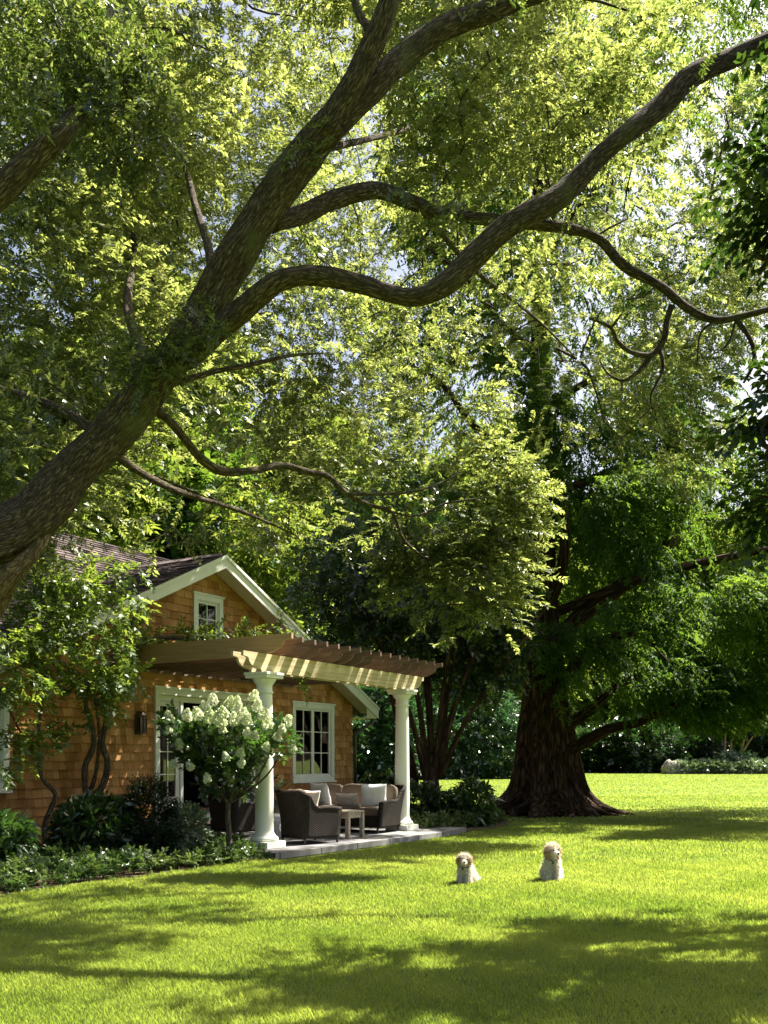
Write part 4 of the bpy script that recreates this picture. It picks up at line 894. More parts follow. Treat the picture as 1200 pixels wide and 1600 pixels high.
rl = [(D((862, 1010, 24), (905, 965, 24), (960, 925, 23.8), (1030, 870, 23.5), (1062, 815, 23.4), (1085, 740, 23.2), (1100, 640, 23)), [0.22, 0.20, 0.19, 0.17, 0.13, 0.09, 0.05]),
      (D((880, 1175, 23.9), (905, 1165, 23.4), (950, 1140, 22.9), (1000, 1128, 22.5), (1060, 1100, 22.1), (1130, 1085, 21.8)), [0.17, 0.15, 0.13, 0.10, 0.07, 0.03]),
      (D((875, 1140, 23.9), (930, 1105, 23.6), (960, 1075, 23.4), (1010, 1050, 23)), [0.15, 0.12, 0.10, 0.04]),
      (D((872, 1075, 24.0), (925, 1010, 23.8), (1000, 985, 23.4), (1080, 960, 23), (1180, 975, 22.6)), [0.14, 0.12, 0.10, 0.07, 0.03]),
      (D((868, 1000, 24.1), (920, 940, 24.4), (990, 905, 24.8), (1080, 890, 25.2)), [0.12, 0.10, 0.07, 0.03]),
      (D((850, 960, 24), (880, 880, 23.8), (880, 790, 23.6), (868, 700, 23.4)), [0.17, 0.14, 0.12, 0.08]),
      (D((840, 740, 24), (790, 700, 23.8), (740, 665, 23.6), (690, 600, 23.2), (640, 570, 23)), [0.10, 0.09, 0.08, 0.06, 0.03]),
      (D((842, 560, 24), (780, 500, 23.8), (720, 430, 23.4), (660, 380, 23.2)), [0.09, 0.08, 0.06, 0.03]),
      (D((845, 640, 24), (930, 590, 23.8), (1010, 560, 23.4), (1120, 560, 23)), [0.10, 0.08, 0.06, 0.03]),
      (D((842, 420, 24), (900, 330, 23.8), (960, 270, 23.4)), [0.07, 0.06, 0.03]), (D((840, 300, 24), (760, 200, 23.8), (690, 150, 23.4)), [0.06, 0.05, 0.03]),
      ([RB+Vector((0, 0, 5)), RB+Vector((3, -1, 6)), RB+Vector((7, -2, 6.5)), RB+Vector((10, -2.4, 6))], [0.14, 0.1, 0.07, 0.03]),
      ([RB+Vector((0, 0, 8)), RB+Vector((3, 2, 9.5)), RB+Vector((7, 3, 10.5)), RB+Vector((9.5, 3.4, 10))], [0.12, 0.1, 0.07, 0.03])]
mb = rwtrunk; rnodes = limbs(mb, rl, 12, 0.25, 0.16)+[RB+Vector((0, 0, 2.5+i*0.7)) for i in range(30)]
def feather(rng, n, L, lf, w_):
    q = []
    for i in range(n):
        t = (i//2+0.5)/(n/2); side = 1 if i % 2 else -1; pos = np.array([L*t, 0.03*rng.normal(), -0.35*L*t*t])
        d = np.array([0.6, side*0.8, -0.35-0.4*rng.random()])+rng.normal(size=3)*0.28
        q.append(quad_leaf(pos, d, np.array([rng.normal()*.4, 0.2*side, 1.0]), lf*(1.1-0.5*t)*(0.6+0.7*rng.random()), w_))
    return np.array(q)
rw_protos = [feather(RNG, 26, 0.50, 0.12, 0.042) for _ in range(6)]
RW = [(1090, 60, 27, 170, 110, 2.6, 420, -.4), (1190, 260, 27, 110, 170, 2.6, 420, -.4), (1100, 950, 19.8, 170, 50, 1.6, 420, -.2), (1020, 800, 21, 110, 90, 1.4, 420, -.2), (1290, 930, 19.8, 150, 90, 1.8, 500, -.4), (780, 240, 26, 190, 200, 2.6, 800, -0.1), (800, 80, 26, 170, 140, 2.6, 420, 0.0), (690, 260, 26, 90, 130, 2, 260, 0.1), (700, 560, 25.5, 120, 140, 2.0, 420, 0.0), (820, 480, 23.2, 70, 130, 1.6, 300, 0.0),
      (940, 720, 23.6, 130, 150, 2.0, 850, -0.1), (850, 700, 22.6, 60, 140, 0.9, 300, -0.1), (930, 860, 24.8, 100, 120, 1.6, 380, -0.1), (1060, 700, 25.5, 110, 130, 2.2, 380, 0.0), (905, 1010, 23.2, 70, 60, 1.2, 150, -0.1), (1000, 1055, 23, 160, 60, 2.0, 520, -0.05),
      (1130, 1000, 24, 130, 110, 2.6, 380, 0.05), (1040, 930, 26, 190, 110, 2.6, 330, 0.0), (1160, 850, 26, 120, 150, 2.6, 330, 0.0), (1130, 1100, 22.5, 100, 34, 2.0, 200, -0.2), (1010, 520, 26, 150, 150, 2.6, 380, 0.1),
      (950, 300, 27, 190, 180, 2.6, 380, 0.1), (1330, 900, 24, 150, 140, 3.6, 500, -0.2), (1400, 650, 26, 180, 200, 4, 500, -0.2), (1270, 1000, 26.5, 140, 90, 3.6, 350, -.2), (1240, 1060, 21.5, 120, 60, 2.5, 350, -.2)]
C_, D_, T_ = [], [], []
for i, (px, py, d, rx, ry, rd, n, gap) in enumerate(RW):
    c = P(px, py, d); r = (rx*d/F, rd, ry*d/F); p = in_ellipsoid(RNG, c, r, int(n*(1.5 if py < 650 else 1.15)), 0.3, gap, 1.3, 1.1)
    out = p-np.array([RB.x, RB.y, 0]); out[:, 2] = 0; out /= np.linalg.norm(out, axis=1, keepdims=True)+0.01
    C_.append(p); D_.append(out*0.9+RNG.normal(size=p.shape)*0.45+np.array([0, 0, -0.45])); T_.append(np.clip(0.5+0.45*clump_noise(p, 0.8, 2.0)+RNG.normal(size=len(p))*0.15, 0, 1))
C_ = np.concatenate(C_); D_ = np.concatenate(D_); T_ = np.concatenate(T_)
grow_twigs(mb, rnodes, C_[RNG.choice(len(C_), 420, replace=False)], 0.05, 0.008, 4, 0.12, RNG)
mb.build('trunk', 'redwood_bark', rw, world=True)
Q, T = foliage_arrays(C_, D_, rw_protos, RNG, 0.8, 1.5, 0.4, T_, 0.15); quads_object('crown', Q, T, 'redwood_leaf', rw, off=RB)

# --- generic broadleaf tree / shrub
def crown_mesh(name, parent, c, r, n, protos, mat, rng, smin, smax, gap=-0.4, f=1.0, shell=0.4, ph=0.0, droop=-0.2, off=None, zmin=0.02):
    p = in_ellipsoid(rng, c, r, n, shell, gap, f, ph); p = p[p[:, 2] > zmin]
    dr = (p-np.array(c))/np.array(r)+rng.normal(size=p.shape)*0.5+np.array([0, 0, droop])
    T0 = np.clip(0.5+0.35*clump_noise(p, f*0.8, ph+1)+rng.normal(size=len(p))*0.18, 0, 1)
    Q, T = foliage_arrays(p, dr, protos, rng, smin, smax, 0.8, T0, 0.15)
    return quads_object(name, Q, T, mat, parent, off), p
broad = [spray_proto(RNG, 14, 0.30, 0.11, 0.055, 0.25) for _ in range(5)]
whorl = [spray_proto(RNG, 9, 0.10, 0.12, 0.034, 0.1, whorl=True) for _ in range(5)]
fine = [spray_proto(RNG, 18, 0.16, 0.028, 0.012, 0.15) for _ in range(5)]
small = [spray_proto(RNG, 12, 0.14, 0.05, 0.026, 0.15) for _ in range(5)]

# --- dark many-stemmed tree right of the pergola
KB = P(672, 1243, 22.0); KB.z = 0
kt = tag(empty('yew_tree', KB), 'dark tree with many rising stems just beyond the right hand pergola column', 'tree')
mb = MB(); kl = []
tr_ = [KB+Vector((0, 0, -0.1)), KB+Vector((0.02, 0, 0.5)), KB+Vector((0.0, 0, 1.2))]; mb.tube(tr_, [0.30, 0.21, 0.17], 20, 0.1, 0.2)
for (bx, by, tx, ty, r) in [(664, 1185, 585, 990, .11), (668, 1190, 625, 960, .12), (674, 1190, 665, 940, .12), (680, 1190, 712, 950, .12), (684, 1190, 765, 960, .13), (688, 1190, 810, 1010, .10), (676, 1190, 645, 900, .1), (684, 1190, 735, 900, .1)]:
    a = P(bx, by+25, 22); b = P(tx, ty, 22+random.uniform(-1.2, 1.2)); mdl = a.lerp(b, 0.45)+Vector(((a.x-b.x)*0.12, random.uniform(-.2, .2), 0)); kl.append(([a, mdl, b, b+(b-mdl)*0.6], [r*0.75, r*0.5, r*0.36, r*0.15]))
kl.append((D((652, 1245, 22.3), (640, 1180, 22.3), (622, 1120, 22.3), (612, 1080, 22.2), (610, 1000, 22)), [.1, .09, .08, .07, .04]))
kn = limbs(mb, kl, 10, 0.2, 0.15)
protd = [spray_proto(RNG, 16, 0.34, 0.10, 0.042, 0.25) for _ in range(4)]
C_ = []
for (px, py, d, rx, ry, rd, n) in [(690, 930, 22, 150, 95, 2.4, 900), (570, 900, 23, 120, 90, 2.2, 620), (620, 1010, 22.6, 130, 55, 2.0, 450), (760, 1000, 22, 75, 90, 1.6, 420), (520, 960, 24, 70, 90, 2, 330), (720, 1060, 22.4, 70, 50, 1.4, 170), (600, 800, 24, 120, 90, 2, 350)]:
    c = P(px, py, d); C_.append(in_ellipsoid(RNG, c, (rx*d/F, rd, ry*d/F), n, 0.2, -0.5, 1.2))
C_ = np.concatenate(C_); grow_twigs(mb, kn, C_[RNG.choice(len(C_), 150, replace=False)], 0.05, 0.008, 5, 0.1, RNG)
mb.build('trunk', 'dark_bark', kt, world=True)
Q, T = foliage_arrays(C_, RNG.normal(size=C_.shape)+np.array([0, 0, -.4]), protd, RNG, 0.9, 1.5, 0.8, None, 0.2); quads_object('crown', Q, T, 'dark_leaf', kt, off=KB)  # the shade in this crown is put into the dark leaf colour

# --- maple standing out of frame on the right, its dark boughs hanging into view
MBs = Vector((8.2, 8.6, 0))
mt = tag(empty('maple_tree', MBs), 'broad leaved tree reaching in from the right edge with dark shaded boughs', 'tree')
mb = MB(); mb.tube([MBs+Vector((0, 0, -.1)), MBs+Vector((0, 0, 1)), MBs+Vector((-.1, .1, 3.5)), MBs+Vector((-.2, 0, 6)), MBs+Vector((0, 0, 9))], [.42, .33, .28, .2, .08], 20, 0.15, 0.15)
mn = [MBs+Vector((-.1, 0, z*0.8)) for z in range(3, 12)]
mn += limbs(mb, [([MBs+Vector((0, 0, 3)), P(1500, 880, 9), P(1300, 800, 9), P(1180, 775, 9)], [.12, .09, .06, .015]), ([MBs+Vector((0, 0, 3.3)), P(1500, 760, 8.6), P(1320, 680, 8.5), P(1200, 655, 8.5)], [.12, .09, .06, .015]),
                ([MBs+Vector((0, 0, 5)), P(1400, 450, 8.6), P(1180, 400, 8.5)], [.12, .08, .02]), ([MBs+Vector((0, 0, 5.6)), P(1400, 250, 8.6), P(1280, 200, 8.5)], [.12, .08, .02])], 9, 0.2, 0.12)
palm = []
for _ in range(5):
    q = []
    for i in range(9):
        t = (i+.5)/9; side = 1 if i % 2 else -1; pos = np.array([0.42*t, 0, -.1*t]); d0 = np.array([0.5, side*0.8, RNG.normal()*.25-.25])
        for a in (-0.7, 0, 0.7):
            ca, sa = math.cos(a), math.sin(a); dd = np.array([d0[0]*ca-d0[1]*sa, d0[0]*sa+d0[1]*ca, d0[2]])
            q.append(quad_leaf(pos+d0*0.03, dd, np.array([RNG.normal()*.2, RNG.normal()*.2, 1.0]), 0.10 if a == 0 else 0.08, 0.05))
    palm.append(np.array(q))
C_ = []; D_ = []
for (px, py, d, rx, ry, rd, n, gap) in [(1200, 350, 8.6, 62, 120, 1.0, 140, -0.4), (1200, 640, 8.5, 95, 46, 0.7, 110, -0.4), (1185, 790, 8.7, 75, 60, 0.8, 110, -.4), (1200, 500, 8.6, 50, 60, .7, 40, -.4), (1140, 660, 8.6, 85, 16, .3, 40, -1),
                                    (1360, 500, 8.5, 120, 300, 2.0, 1000, -.5), (1480, 300, 8.5, 240, 300, 2.4, 1300, -.5), (1680, 500, 8.5, 240, 280, 2.4, 700, -.5), (1500, 20, 7.6, 250, 200, 2.6, 1100, -.5)]:
    c = P(px, py, d); p = in_ellipsoid(RNG, c, (rx*d/F, rd, ry*d/F), n, 0.3, gap, 1.3, .4); C_.append(p); D_.append(np.array([-0.6, -0.2, -0.3])+RNG.normal(size=p.shape)*.45)
C_ = np.concatenate(C_); D_ = np.concatenate(D_)
keep = sun_gaps(C_); C_, D_ = C_[keep], D_[keep]
grow_twigs(mb, mn, C_[RNG.choice(len(C_), 200, replace=False)], 0.035, 0.005, 4, 0.1, RNG)
mb.build('trunk', 'dark_bark', mt, world=True)
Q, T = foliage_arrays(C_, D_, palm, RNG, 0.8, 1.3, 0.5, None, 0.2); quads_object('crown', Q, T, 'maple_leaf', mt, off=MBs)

# --- no separate shade tree is built; off-frame crowns shade the foreground
# --- background trees: one set of prototypes, copied
def far_proto(h, cr, mat, n, seedname, leafk=1.0, low=0.25):
    rt = empty('background_tree', (0, 0, 0)); mb = MB(); rg = RNG
    mb.tube([(0, 0, -.2), (0.1, 0, h*0.3), (-0.1, 0.1, h*0.6), (0.1, 0, h*0.9)], [h*0.02, h*0.015, h*0.01, h*0.003], 9, h*0.05, 0.15)
    nodes = [Vector((0, 0, h*(0.2+0.07*i))) for i in range(10)]
    L = 0.40*leafk; pr = [spray_proto(rg, 13, 1.0*leafk, L, L*0.42, 0.3) for _ in range(4)]
    C_ = []
    for i in range(16):
        a = rg.random()*2*PI; zc = h*(low+(0.92-low)*rg.random()); rr_ = cr*(1-0.55*(zc/h)**2)*rg.random()**.5*0.75
        C_.append(in_ellipsoid(rg, (rr_*math.cos(a), rr_*math.sin(a), zc), (cr*.42, cr*.42, h*.13), n//16, 0.4))
    C_ = np.concatenate(C_); grow_twigs(mb, nodes, C_[rg.choice(len(C_), 60, replace=False)], h*0.007, h*0.0015, 4, 0.1, rg)
    mb.build('trunk', 'dark_bark', rt)
    dr = C_/np.array([cr, cr, h])-np.array([0, 0, .5])+rg.normal(size=C_.shape)*.6
    Q, T = foliage_arrays(C_, dr, pr, rg, 0.7, 1.4, 0.9, np.clip(.5+.4*clump_noise(C_, .45, seedname)+rg.normal(size=len(C_))*.15, 0, 1), .15)
    quads_object('crown', Q, T, mat, rt); return rt
def copy_tree(root):
    r = root.copy(); COL.objects.link(r)
    for ch in list(root.children):
        c = ch.copy(); COL.objects.link(c); c.parent = r
    return r
protoA = far_proto(26, 8.5, 'far_leaf', 6200, 0.0, 1.0, 0.12); protoB = far_proto(22, 7.5, 'far_leaf', 5000, 2.0); protoC = far_proto(19, 7.0, 'redwood_leaf', 5000, 4.0, 0.9, 0.12)
used = set()
FAR = [(-150, 1195, 62, protoA, 1.15, 'tall sunlit tree at the far left behind the cottage roof'),
       (60, 1195, 48, protoB, 1.0, 'bright green tree behind the cottage roof at far left'),
       (250, 1195, 58, protoA, 1.2, 'tall leafy tree rising above the ridge of the cottage roof'),
       (330, 1195, 60, protoC, 1.2, 'green tree directly behind the gable peak'),
       (500, 1195, 84, protoA, 1.25, 'tall tree in the gap behind the right slope of the gable'),
       (640, 1195, 90, protoB, 1.3, 'pale green tree beyond the dark many-stemmed tree'),
       (760, 1195, 92, protoA, 1.3, 'tall pale tree on the far side of the lawn just left of the great trunk'),
       (960, 1195, 118, protoA, 1.3, 'sunlit tree across the lawn just right of the great fluted trunk'),
       (1080, 1195, 112, protoB, 1.3, 'yellow green tree across the lawn behind the dark clipped shrubs'),
       (1210, 1195, 112, protoA, 1.25, 'bright tree across the lawn at the far right edge'),
       (1340, 1195, 100, protoB, 1.2, 'far tree partly cut off by the right edge'),
       (860, 1195, 120, protoC, 1.7, 'dark tree in the distance straight behind the great trunk'),
       (1140, 1195, 122, protoC, 1.6, 'dark distant tree behind the pale slender trunks')]
for i, (px, py, d, pr, sc, lab) in enumerate(FAR):
    o = pr if pr.name not in used else copy_tree(pr)
    used.add(pr.name); q = P(px, py, d); o.location = (q.x, q.y, 0); o.rotation_euler = (0, 0, i*1.37); o.scale = (sc, sc, sc)
    tag(o, lab, 'tree', 'trees standing around the far side of the lawn')

# --- hedge-like evergreens across the lawn
def shrub(name, label, loc, r, n, protos, mat, smin=0.8, smax=1.3, gap=-0.7, f=2.0, stems=5, bark='dark_bark', cat='shrub', group=None, zc=None, shell=0.45, droop=0.2, ph=0.0):
    rt = tag(empty(name, loc), label, cat, group); zc = r[2]*0.75 if zc is None else zc
    o, p = crown_mesh('foliage', rt, (0, 0, zc), r, n, protos, mat, RNG, smin, smax, gap, f, shell, ph, droop)
    mb = MB(); 
    for i in range(stems):
        t = p[RNG.integers(0, len(p))]; k = min(r[0], r[2]); mb.tube([(0.1*k*math.cos(i*2), 0.1*k*math.sin(i*2), -0.02), (t[0]*.3, t[1]*.3, t[2]*.5), tuple(t)], [0.03*k, 0.02*k, 0.006*k], 6, None, 0)
    mb.build('stem', bark, rt); return rt
bigp = [spray_proto(RNG, 12, 0.55, 0.26, 0.13, 0.25) for _ in range(4)]
midp = [spray_proto(RNG, 12, 0.8, 0.36, 0.17, 0.25) for _ in range(4)]
def gp(px, d): q = P(px, 1184, d); return (q.x, q.y, 0)
HG = 'evergreens lining the far side of the lawn'
shrub('evergreen_shrub', 'glossy evergreen between the house corner and the right hand column', gp(585, 60), (3.0, 2.5, 3.7), 2300, bigp, 'hedge_leaf', group=HG)
shrub('evergreen_shrub', 'tall dark glossy evergreen behind the many-stemmed tree', gp(655, 64), (2.9, 2.6, 3.8), 2000, bigp, 'hedge_leaf', group=HG, ph=1)
shrub('evergreen_shrub', 'dark evergreen just left of the great trunk across the lawn', gp(745, 66), (3.4, 2.6, 3.7), 2200, bigp, 'hedge_leaf', group=HG, ph=2)
shrub('evergreen_shrub', 'evergreen hidden partly by the cottage corner', gp(500, 58), (3.2, 2.5, 3.8), 1000, bigp, 'hedge_leaf', group=HG, ph=3)
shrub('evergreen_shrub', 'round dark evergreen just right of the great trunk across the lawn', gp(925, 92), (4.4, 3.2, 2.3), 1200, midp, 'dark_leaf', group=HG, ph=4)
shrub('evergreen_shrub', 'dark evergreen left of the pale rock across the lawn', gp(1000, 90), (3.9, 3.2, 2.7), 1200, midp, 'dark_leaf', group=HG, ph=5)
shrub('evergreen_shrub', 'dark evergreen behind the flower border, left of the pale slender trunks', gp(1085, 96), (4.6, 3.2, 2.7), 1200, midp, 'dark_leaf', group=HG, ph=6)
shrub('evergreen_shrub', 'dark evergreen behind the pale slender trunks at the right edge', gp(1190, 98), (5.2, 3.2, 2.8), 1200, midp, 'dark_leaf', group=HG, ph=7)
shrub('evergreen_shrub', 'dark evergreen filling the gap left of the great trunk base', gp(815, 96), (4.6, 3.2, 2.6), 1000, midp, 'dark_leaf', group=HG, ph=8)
tag(shrub('clipped_shrub', 'rounded pale green shrub at the foot of the pale slender trunks', gp(1150, 86), (2.0, 1.6, 1.1), 700, broad, 'hedge_leaf', 0.8, 1.6), None, 'shrub')
for i, (px, w_) in enumerate([(1075, 1.5), (1105, 1.4), (1128, 1.2), (1172, 1.3), (1200, 1.6)]):
    lab = ['silvery border plant immediately right of the pale rock', 'silvery border plant second from the pale rock', 'silvery border plant left of the slender trunks', 'silvery border plant right of the slender trunks', 'silvery border plant at the right edge of the photo'][i]
    shrub('border_plant', lab, gp(px, 84), (w_, 0.9, 0.62), 420, broad, 'pale_leaf', 0.8, 1.5, group='silvery plants in the far border', cat='plant', ph=i)
mb = MB(); mb.blob((0, 0, 0.4), (0.75, 0.5, 0.75), None, 18, 12, 0.8, 0.45); o = mb.build('rock', 'rock'); o.location = gp(1048, 84); tag(o, 'pale upright rock at the end of the far flower border', 'rock')
sb = gp(1146, 88); ct = tag(empty('crape_myrtle', sb), 'slender tree with several pale tan trunks across the lawn at right', 'tree')
mb = MB(); 
for (x0, pts) in [(0, [(-0.9, 0, 0), (-0.8, 0, 2), (-0.7, 0, 4.5)]), (1, [(0, 0, 0), (0.3, 0, 1.4), (0.9, 0.1, 2.6), (1.3, 0, 4.8)]), (2, [(0.1, 0, 0), (-0.3, 0.1, 1.6), (-0.2, 0, 2.6), (0.2, 0, 4.5)]), (3, [(0.3, .1, 0.2), (0.9, 0, 2), (1.8, 0, 3.4)])]: mb.tube(pts, [.11]*len(pts[:-1])+[.05], 8, .3, .1)
mb.build('trunk', 'pale_bark', ct)
crown_mesh('crown', ct, (0.3, 0, 6.0), (3.4, 2.4, 2.0), 500, midp, 'far_leaf', RNG, .8, 1.2)

# ------------------------------------------------------------------ vines, hydrangea, shrubs, ground cover
def flat(px, d): q = P(px, 1184, d); return Vector((q.x, q.y, 0))
def vine(name, label, base, strands, leafs, protos, mat, rr=0.035, grp=None, ntw=40):
    rt = tag(empty(name, base), label, 'vine', grp); mb = MB(); nd = []
    for k, (pts, r) in enumerate(strands):
        pts = [Vector(p) for p in pts]; m = len(pts); mb.tube(pts, [r*(1-0.5*i/(m-1)) for i in range(m)], 10, 0.05, 0.28, seed=k*2.3); q, _ = resample(pts, [r]*m, 0.2); nd += q[len(q)//3:]
    C_ = []
    for (px, py, d, rx, ry, rd, n, gap) in leafs:
        C_.append(in_ellipsoid(RNG, P(px, py, d), (rx*d/F, rd, ry*d/F), n, 0.3, gap, 4.0, 0.7))
    C_ = np.concatenate(C_); grow_twigs(mb, nd, C_[RNG.choice(len(C_), min(len(C_), ntw), replace=False)], 0.014, 0.003, 4, 0.1, RNG)
    mb.build('stem', 'vine_bark', rt, world=True)
    Q, T = foliage_arrays(C_, RNG.normal(size=C_.shape)*0.6+np.array([0.5, -0.4, -0.35]), protos, RNG, 0.75, 1.25, 0.6, np.clip(.5+.4*clump_noise(C_, 3.0, .2)+RNG.normal(size=len(C_))*.2, 0, 1), .15)
    quads_object('foliage', Q, T, mat, rt, off=base); return rt
vp = [spray_proto(RNG, 11, 0.26, 0.085, 0.042, 0.3) for _ in range(5)]
vine('climbing_vine', 'twin-stemmed climbing vine left of the wall lantern, reaching up onto the pergola top', flat(118, 14.8),
     [(D((116, 1330, 14.7), (130, 1278, 14.75), (142, 1248, 14.75), (160, 1228, 14.75), (168, 1192, 14.7), (160, 1160, 14.7), (166, 1120, 14.6), (150, 1092, 14.5), (128, 1062, 14.3), (90, 1030, 14)), 0.062),
      (D((120, 1328, 14.7), (138, 1266, 14.7), (133, 1225, 14.65), (134, 1195, 14.65), (146, 1165, 14.6), (143, 1130, 14.6), (134, 1098, 14.4), (150, 1060, 14.2), (190, 1030, 14)), 0.055),
      (D((140, 1240, 14.8), (150, 1205, 14.7), (155, 1150, 14.65), (150, 1105, 14.6)), 0.035),
      (D((150, 1100, 14.6), (172, 1085, 14.8), (196, 1070, 15.0), (206, 1040, 15.1), (214, 1010, 15.2))+[L2W(0.1, 2.5, 3.3), L2W(0.6, 2.3, 3.40), L2W(1.6, 2.35, 3.36), L2W(2.6, 2.5, 3.32), L2W(3.4, 2.5, 3.26)], 0.055),
      (D((205, 1045, 15.1), (200, 1000, 15.0), (210, 965, 15.0), (222, 945, 15.0)), 0.035), ([L2W(0.1, 2.6, 3.25), L2W(0.9, 2.6, 3.42), L2W(1.9, 2.6, 3.38)], 0.025)],
     [(120, 905, 13.8, 105, 42, 0.5, 130, -.4), (130, 960, 13.6, 110, 60, 0.7, 190, -.2), (110, 1020, 13.2, 110, 48, 0.6, 180, -.3), (150, 1062, 13.2, 70, 22, 0.4, 60, -.4), (160, 1100, 13.2, 32, 20, 0.3, 30, -.8), (195, 1058, 13.6, 34, 24, 0.3, 26, -.6), (60, 1075, 12.8, 60, 24, 0.5, 30, -.3), (212, 985, 15.0, 34, 34, 0.35, 44, -.8), (275, 988, 16, 62, 8, 0.35, 40, -1), (350, 988, 17, 60, 8, 0.35, 38, -1), (430, 988, 17.8, 50, 10, 0.4, 26, -1), (470, 1064, 15, 14, 8, 0.15, 6, -1), (440, 962, 18.4, 10, 22, .2, 8, -1), (60, 930, 13.4, 90, 60, .6, 120, -.2)], vp, 'vine_leaf', ntw=110)
vine('climbing_vine', 'thin crooked climbing vine at the far left of the shingled wall', flat(70, 14.2),
     [(D((72, 1335, 14.1), (70, 1290, 14.1), (80, 1262, 14.1), (86, 1240, 14.1), (66, 1215, 14.0), (60, 1172, 13.9), (62, 1120, 13.7), (70, 1075, 13.5), (50, 1040, 13.2)), 0.042),
      (D((60, 1172, 13.8), (30, 1140, 13.2), (12, 1100, 12.8), (-10, 1060, 12.4)), 0.02)],
     [(30, 1150, 12.6, 34, 20, 0.3, 40, -.6), (50, 1168, 12.7, 26, 8, 0.2, 15, -1), (12, 1195, 12.2, 22, 16, 0.3, 16, -.8), (85, 1140, 13.2, 28, 14, 0.25, 20, -1), (30, 1070, 12.4, 45, 30, 0.4, 52, -.6), (15, 1010, 12.6, 40, 40, .5, 50, -.5)], vp, 'vine_leaf')
HB = flat(357, 13.3)
hy = tag(empty('hydrangea_tree', HB), 'hydrangea trained as a small tree with cream flower heads, left of the front column', 'flowering tree')
mb = MB(); hl = [([HB+Vector((0, 0, -.05)), HB+Vector((0.01, 0, .3)), HB+Vector((-.01, 0, .62)), HB+Vector((0.0, 0, .82))], [.05, .04, .036, .034])]
for (px, py, d) in [(290, 1150, 13.2), (315, 1120, 13.4), (345, 1110, 13.6), (375, 1115, 13.3), (400, 1140, 13.1), (430, 1150, 13.4), (300, 1180, 13.6), (445, 1165, 13.3), (360, 1130, 12.9), (410, 1195, 13.1), (330, 1160, 12.9)]:
    a = HB+Vector((0, 0, .78)); b = P(px, py, d); mdl = a.lerp(b, .5)+Vector((0.12*(1 if b.x > a.x else -1), 0, -.03)); hl.append(([a, mdl, b], [.02, .014, .006]))
hn = limbs(mb, hl, 8, .08, .12); mb.build('trunk', 'vine_bark', hy, world=True)
C_ = np.concatenate([in_ellipsoid(RNG, P(350, 1165, 13.3), (0.62, 0.50, 0.44), 430, 0.3, -.6, 4.0), in_ellipsoid(RNG, P(352, 1210, 13.3), (0.40, 0.36, 0.30), 105, 0.3, -.9, 4.0), in_ellipsoid(RNG, P(430, 1160, 13.4), (0.22, 0.3, 0.3), 50, 0.3), in_ellipsoid(RNG, P(275, 1140, 13.2), (0.14, 0.3, 0.22), 30, 0.3)])
hp = [spray_proto(RNG, 8, 0.16, 0.085, 0.045, 0.3) for _ in range(5)]
Q, T = foliage_arrays(C_, (C_-np.array(HB+Vector((0, 0, 0.9))))+RNG.normal(size=C_.shape)*.3, hp, RNG, .75, 1.25, .7, None, .2); quads_object('foliage', Q, T, 'shrub_leaf', hy, off=HB)
def flower_head(loc, dirv, L, R, parent, off, n=130):
    """a cone of small petals"""
    q = []; dv = np.array(dirv)/np.linalg.norm(dirv); s_ = np.cross(dv, [0.3, 1, 0.2]); s_ /= np.linalg.norm(s_); u_ = np.cross(dv, s_)
    for i in range(n):
        t = RNG.random()**1.2; a = RNG.random()*2*PI; r = R*(math.sin(min(1, t*2.2+.35)*PI/2))*(1-t)**.55*(0.8+.3*RNG.random()); o_ = s_*math.cos(a)+u_*math.sin(a)
        pos = np.array(loc)+dv*L*t+o_*r; d = RNG.normal(size=3)+u_*.2; q.append(quad_leaf(pos-d*0.008, d, o_+RNG.normal(size=3)*.3+dv*.3, .038, .036))
    return quads_object('flower_head', np.array(q), np.clip(RNG.normal(.6, .25)+RNG.normal(size=n)*.2, 0, 1), 'petal', parent, off)
for (px, py) in [(312, 1098), (332, 1096), (358, 1101), (266, 1124), (293, 1121), (310, 1118), (330, 1122), (350, 1116), (345, 1129), (381, 1119), (395, 1091), (374, 1110), (385, 1127), (411, 1118), (418, 1131), (401, 1105), (446, 1128), (264, 1141), (276, 1151), (348, 1140), (386, 1145), (397, 1150), (321, 1161), (413, 1158), (415, 1167), (354, 1183), (375, 1176), (376, 1192), (272, 1195), (299, 1197), (325, 1217), (419, 1194), (456, 1170), (440, 1139), (282, 1161), (305, 1145), (340, 1126), (366, 1127), (322, 1108), (368, 1099), (290, 1135), (432, 1150)][:0:-1]:
    if (px*7+py*3) % 5 == 0: continue
    rim = abs(px-350)/95; dd = 12.62+0.5*rim*rim+(0.45 if py < 1112 else 0)*(1-rim)+random.uniform(-.05, .1)
    p = P(px, py+5, dd); big = 1.15 if py < 1135 else 0.78
    flower_head(tuple(p), (0.25*(px-350)/90+random.uniform(-.2, .2), -0.25+random.uniform(-.2, .2), .8), (.14)*big, .075*big, hy, HB)

SH = 'shrubs in the bed along the cottage wall'
shrub('rhododendron', 'broad leaved rhododendron mound under the twin-stemmed vine', flat(152, 12.9), (0.52, 0.45, 0.42), 480, whorl, 'shrub_leaf', .9, 1.3, -.9, 6, group=SH, zc=.40)
shrub('dwarf_conifer', 'nearly black pointed dwarf conifer between the rhododendron and the steps', flat(230, 13.1), (0.30, 0.30, 0.50), 900, fine, 'yew_leaf', .8, 1.3, -.9, 6, group=SH, zc=.58)
shrub('dwarf_conifer', 'low dark spreading conifer in front of the pointed one', flat(246, 12.7), (0.30, 0.28, 0.26), 420, fine, 'yew_leaf', .8, 1.3, -.9, 6, group=SH, zc=.26, ph=2)
shrub('variegated_shrub', 'pale green variegated shrub beside the white steps', flat(288, 13.4), (0.26, 0.24, 0.30), 330, small, 'pale_leaf', .8, 1.2, -.8, 6, group=SH, zc=.42)
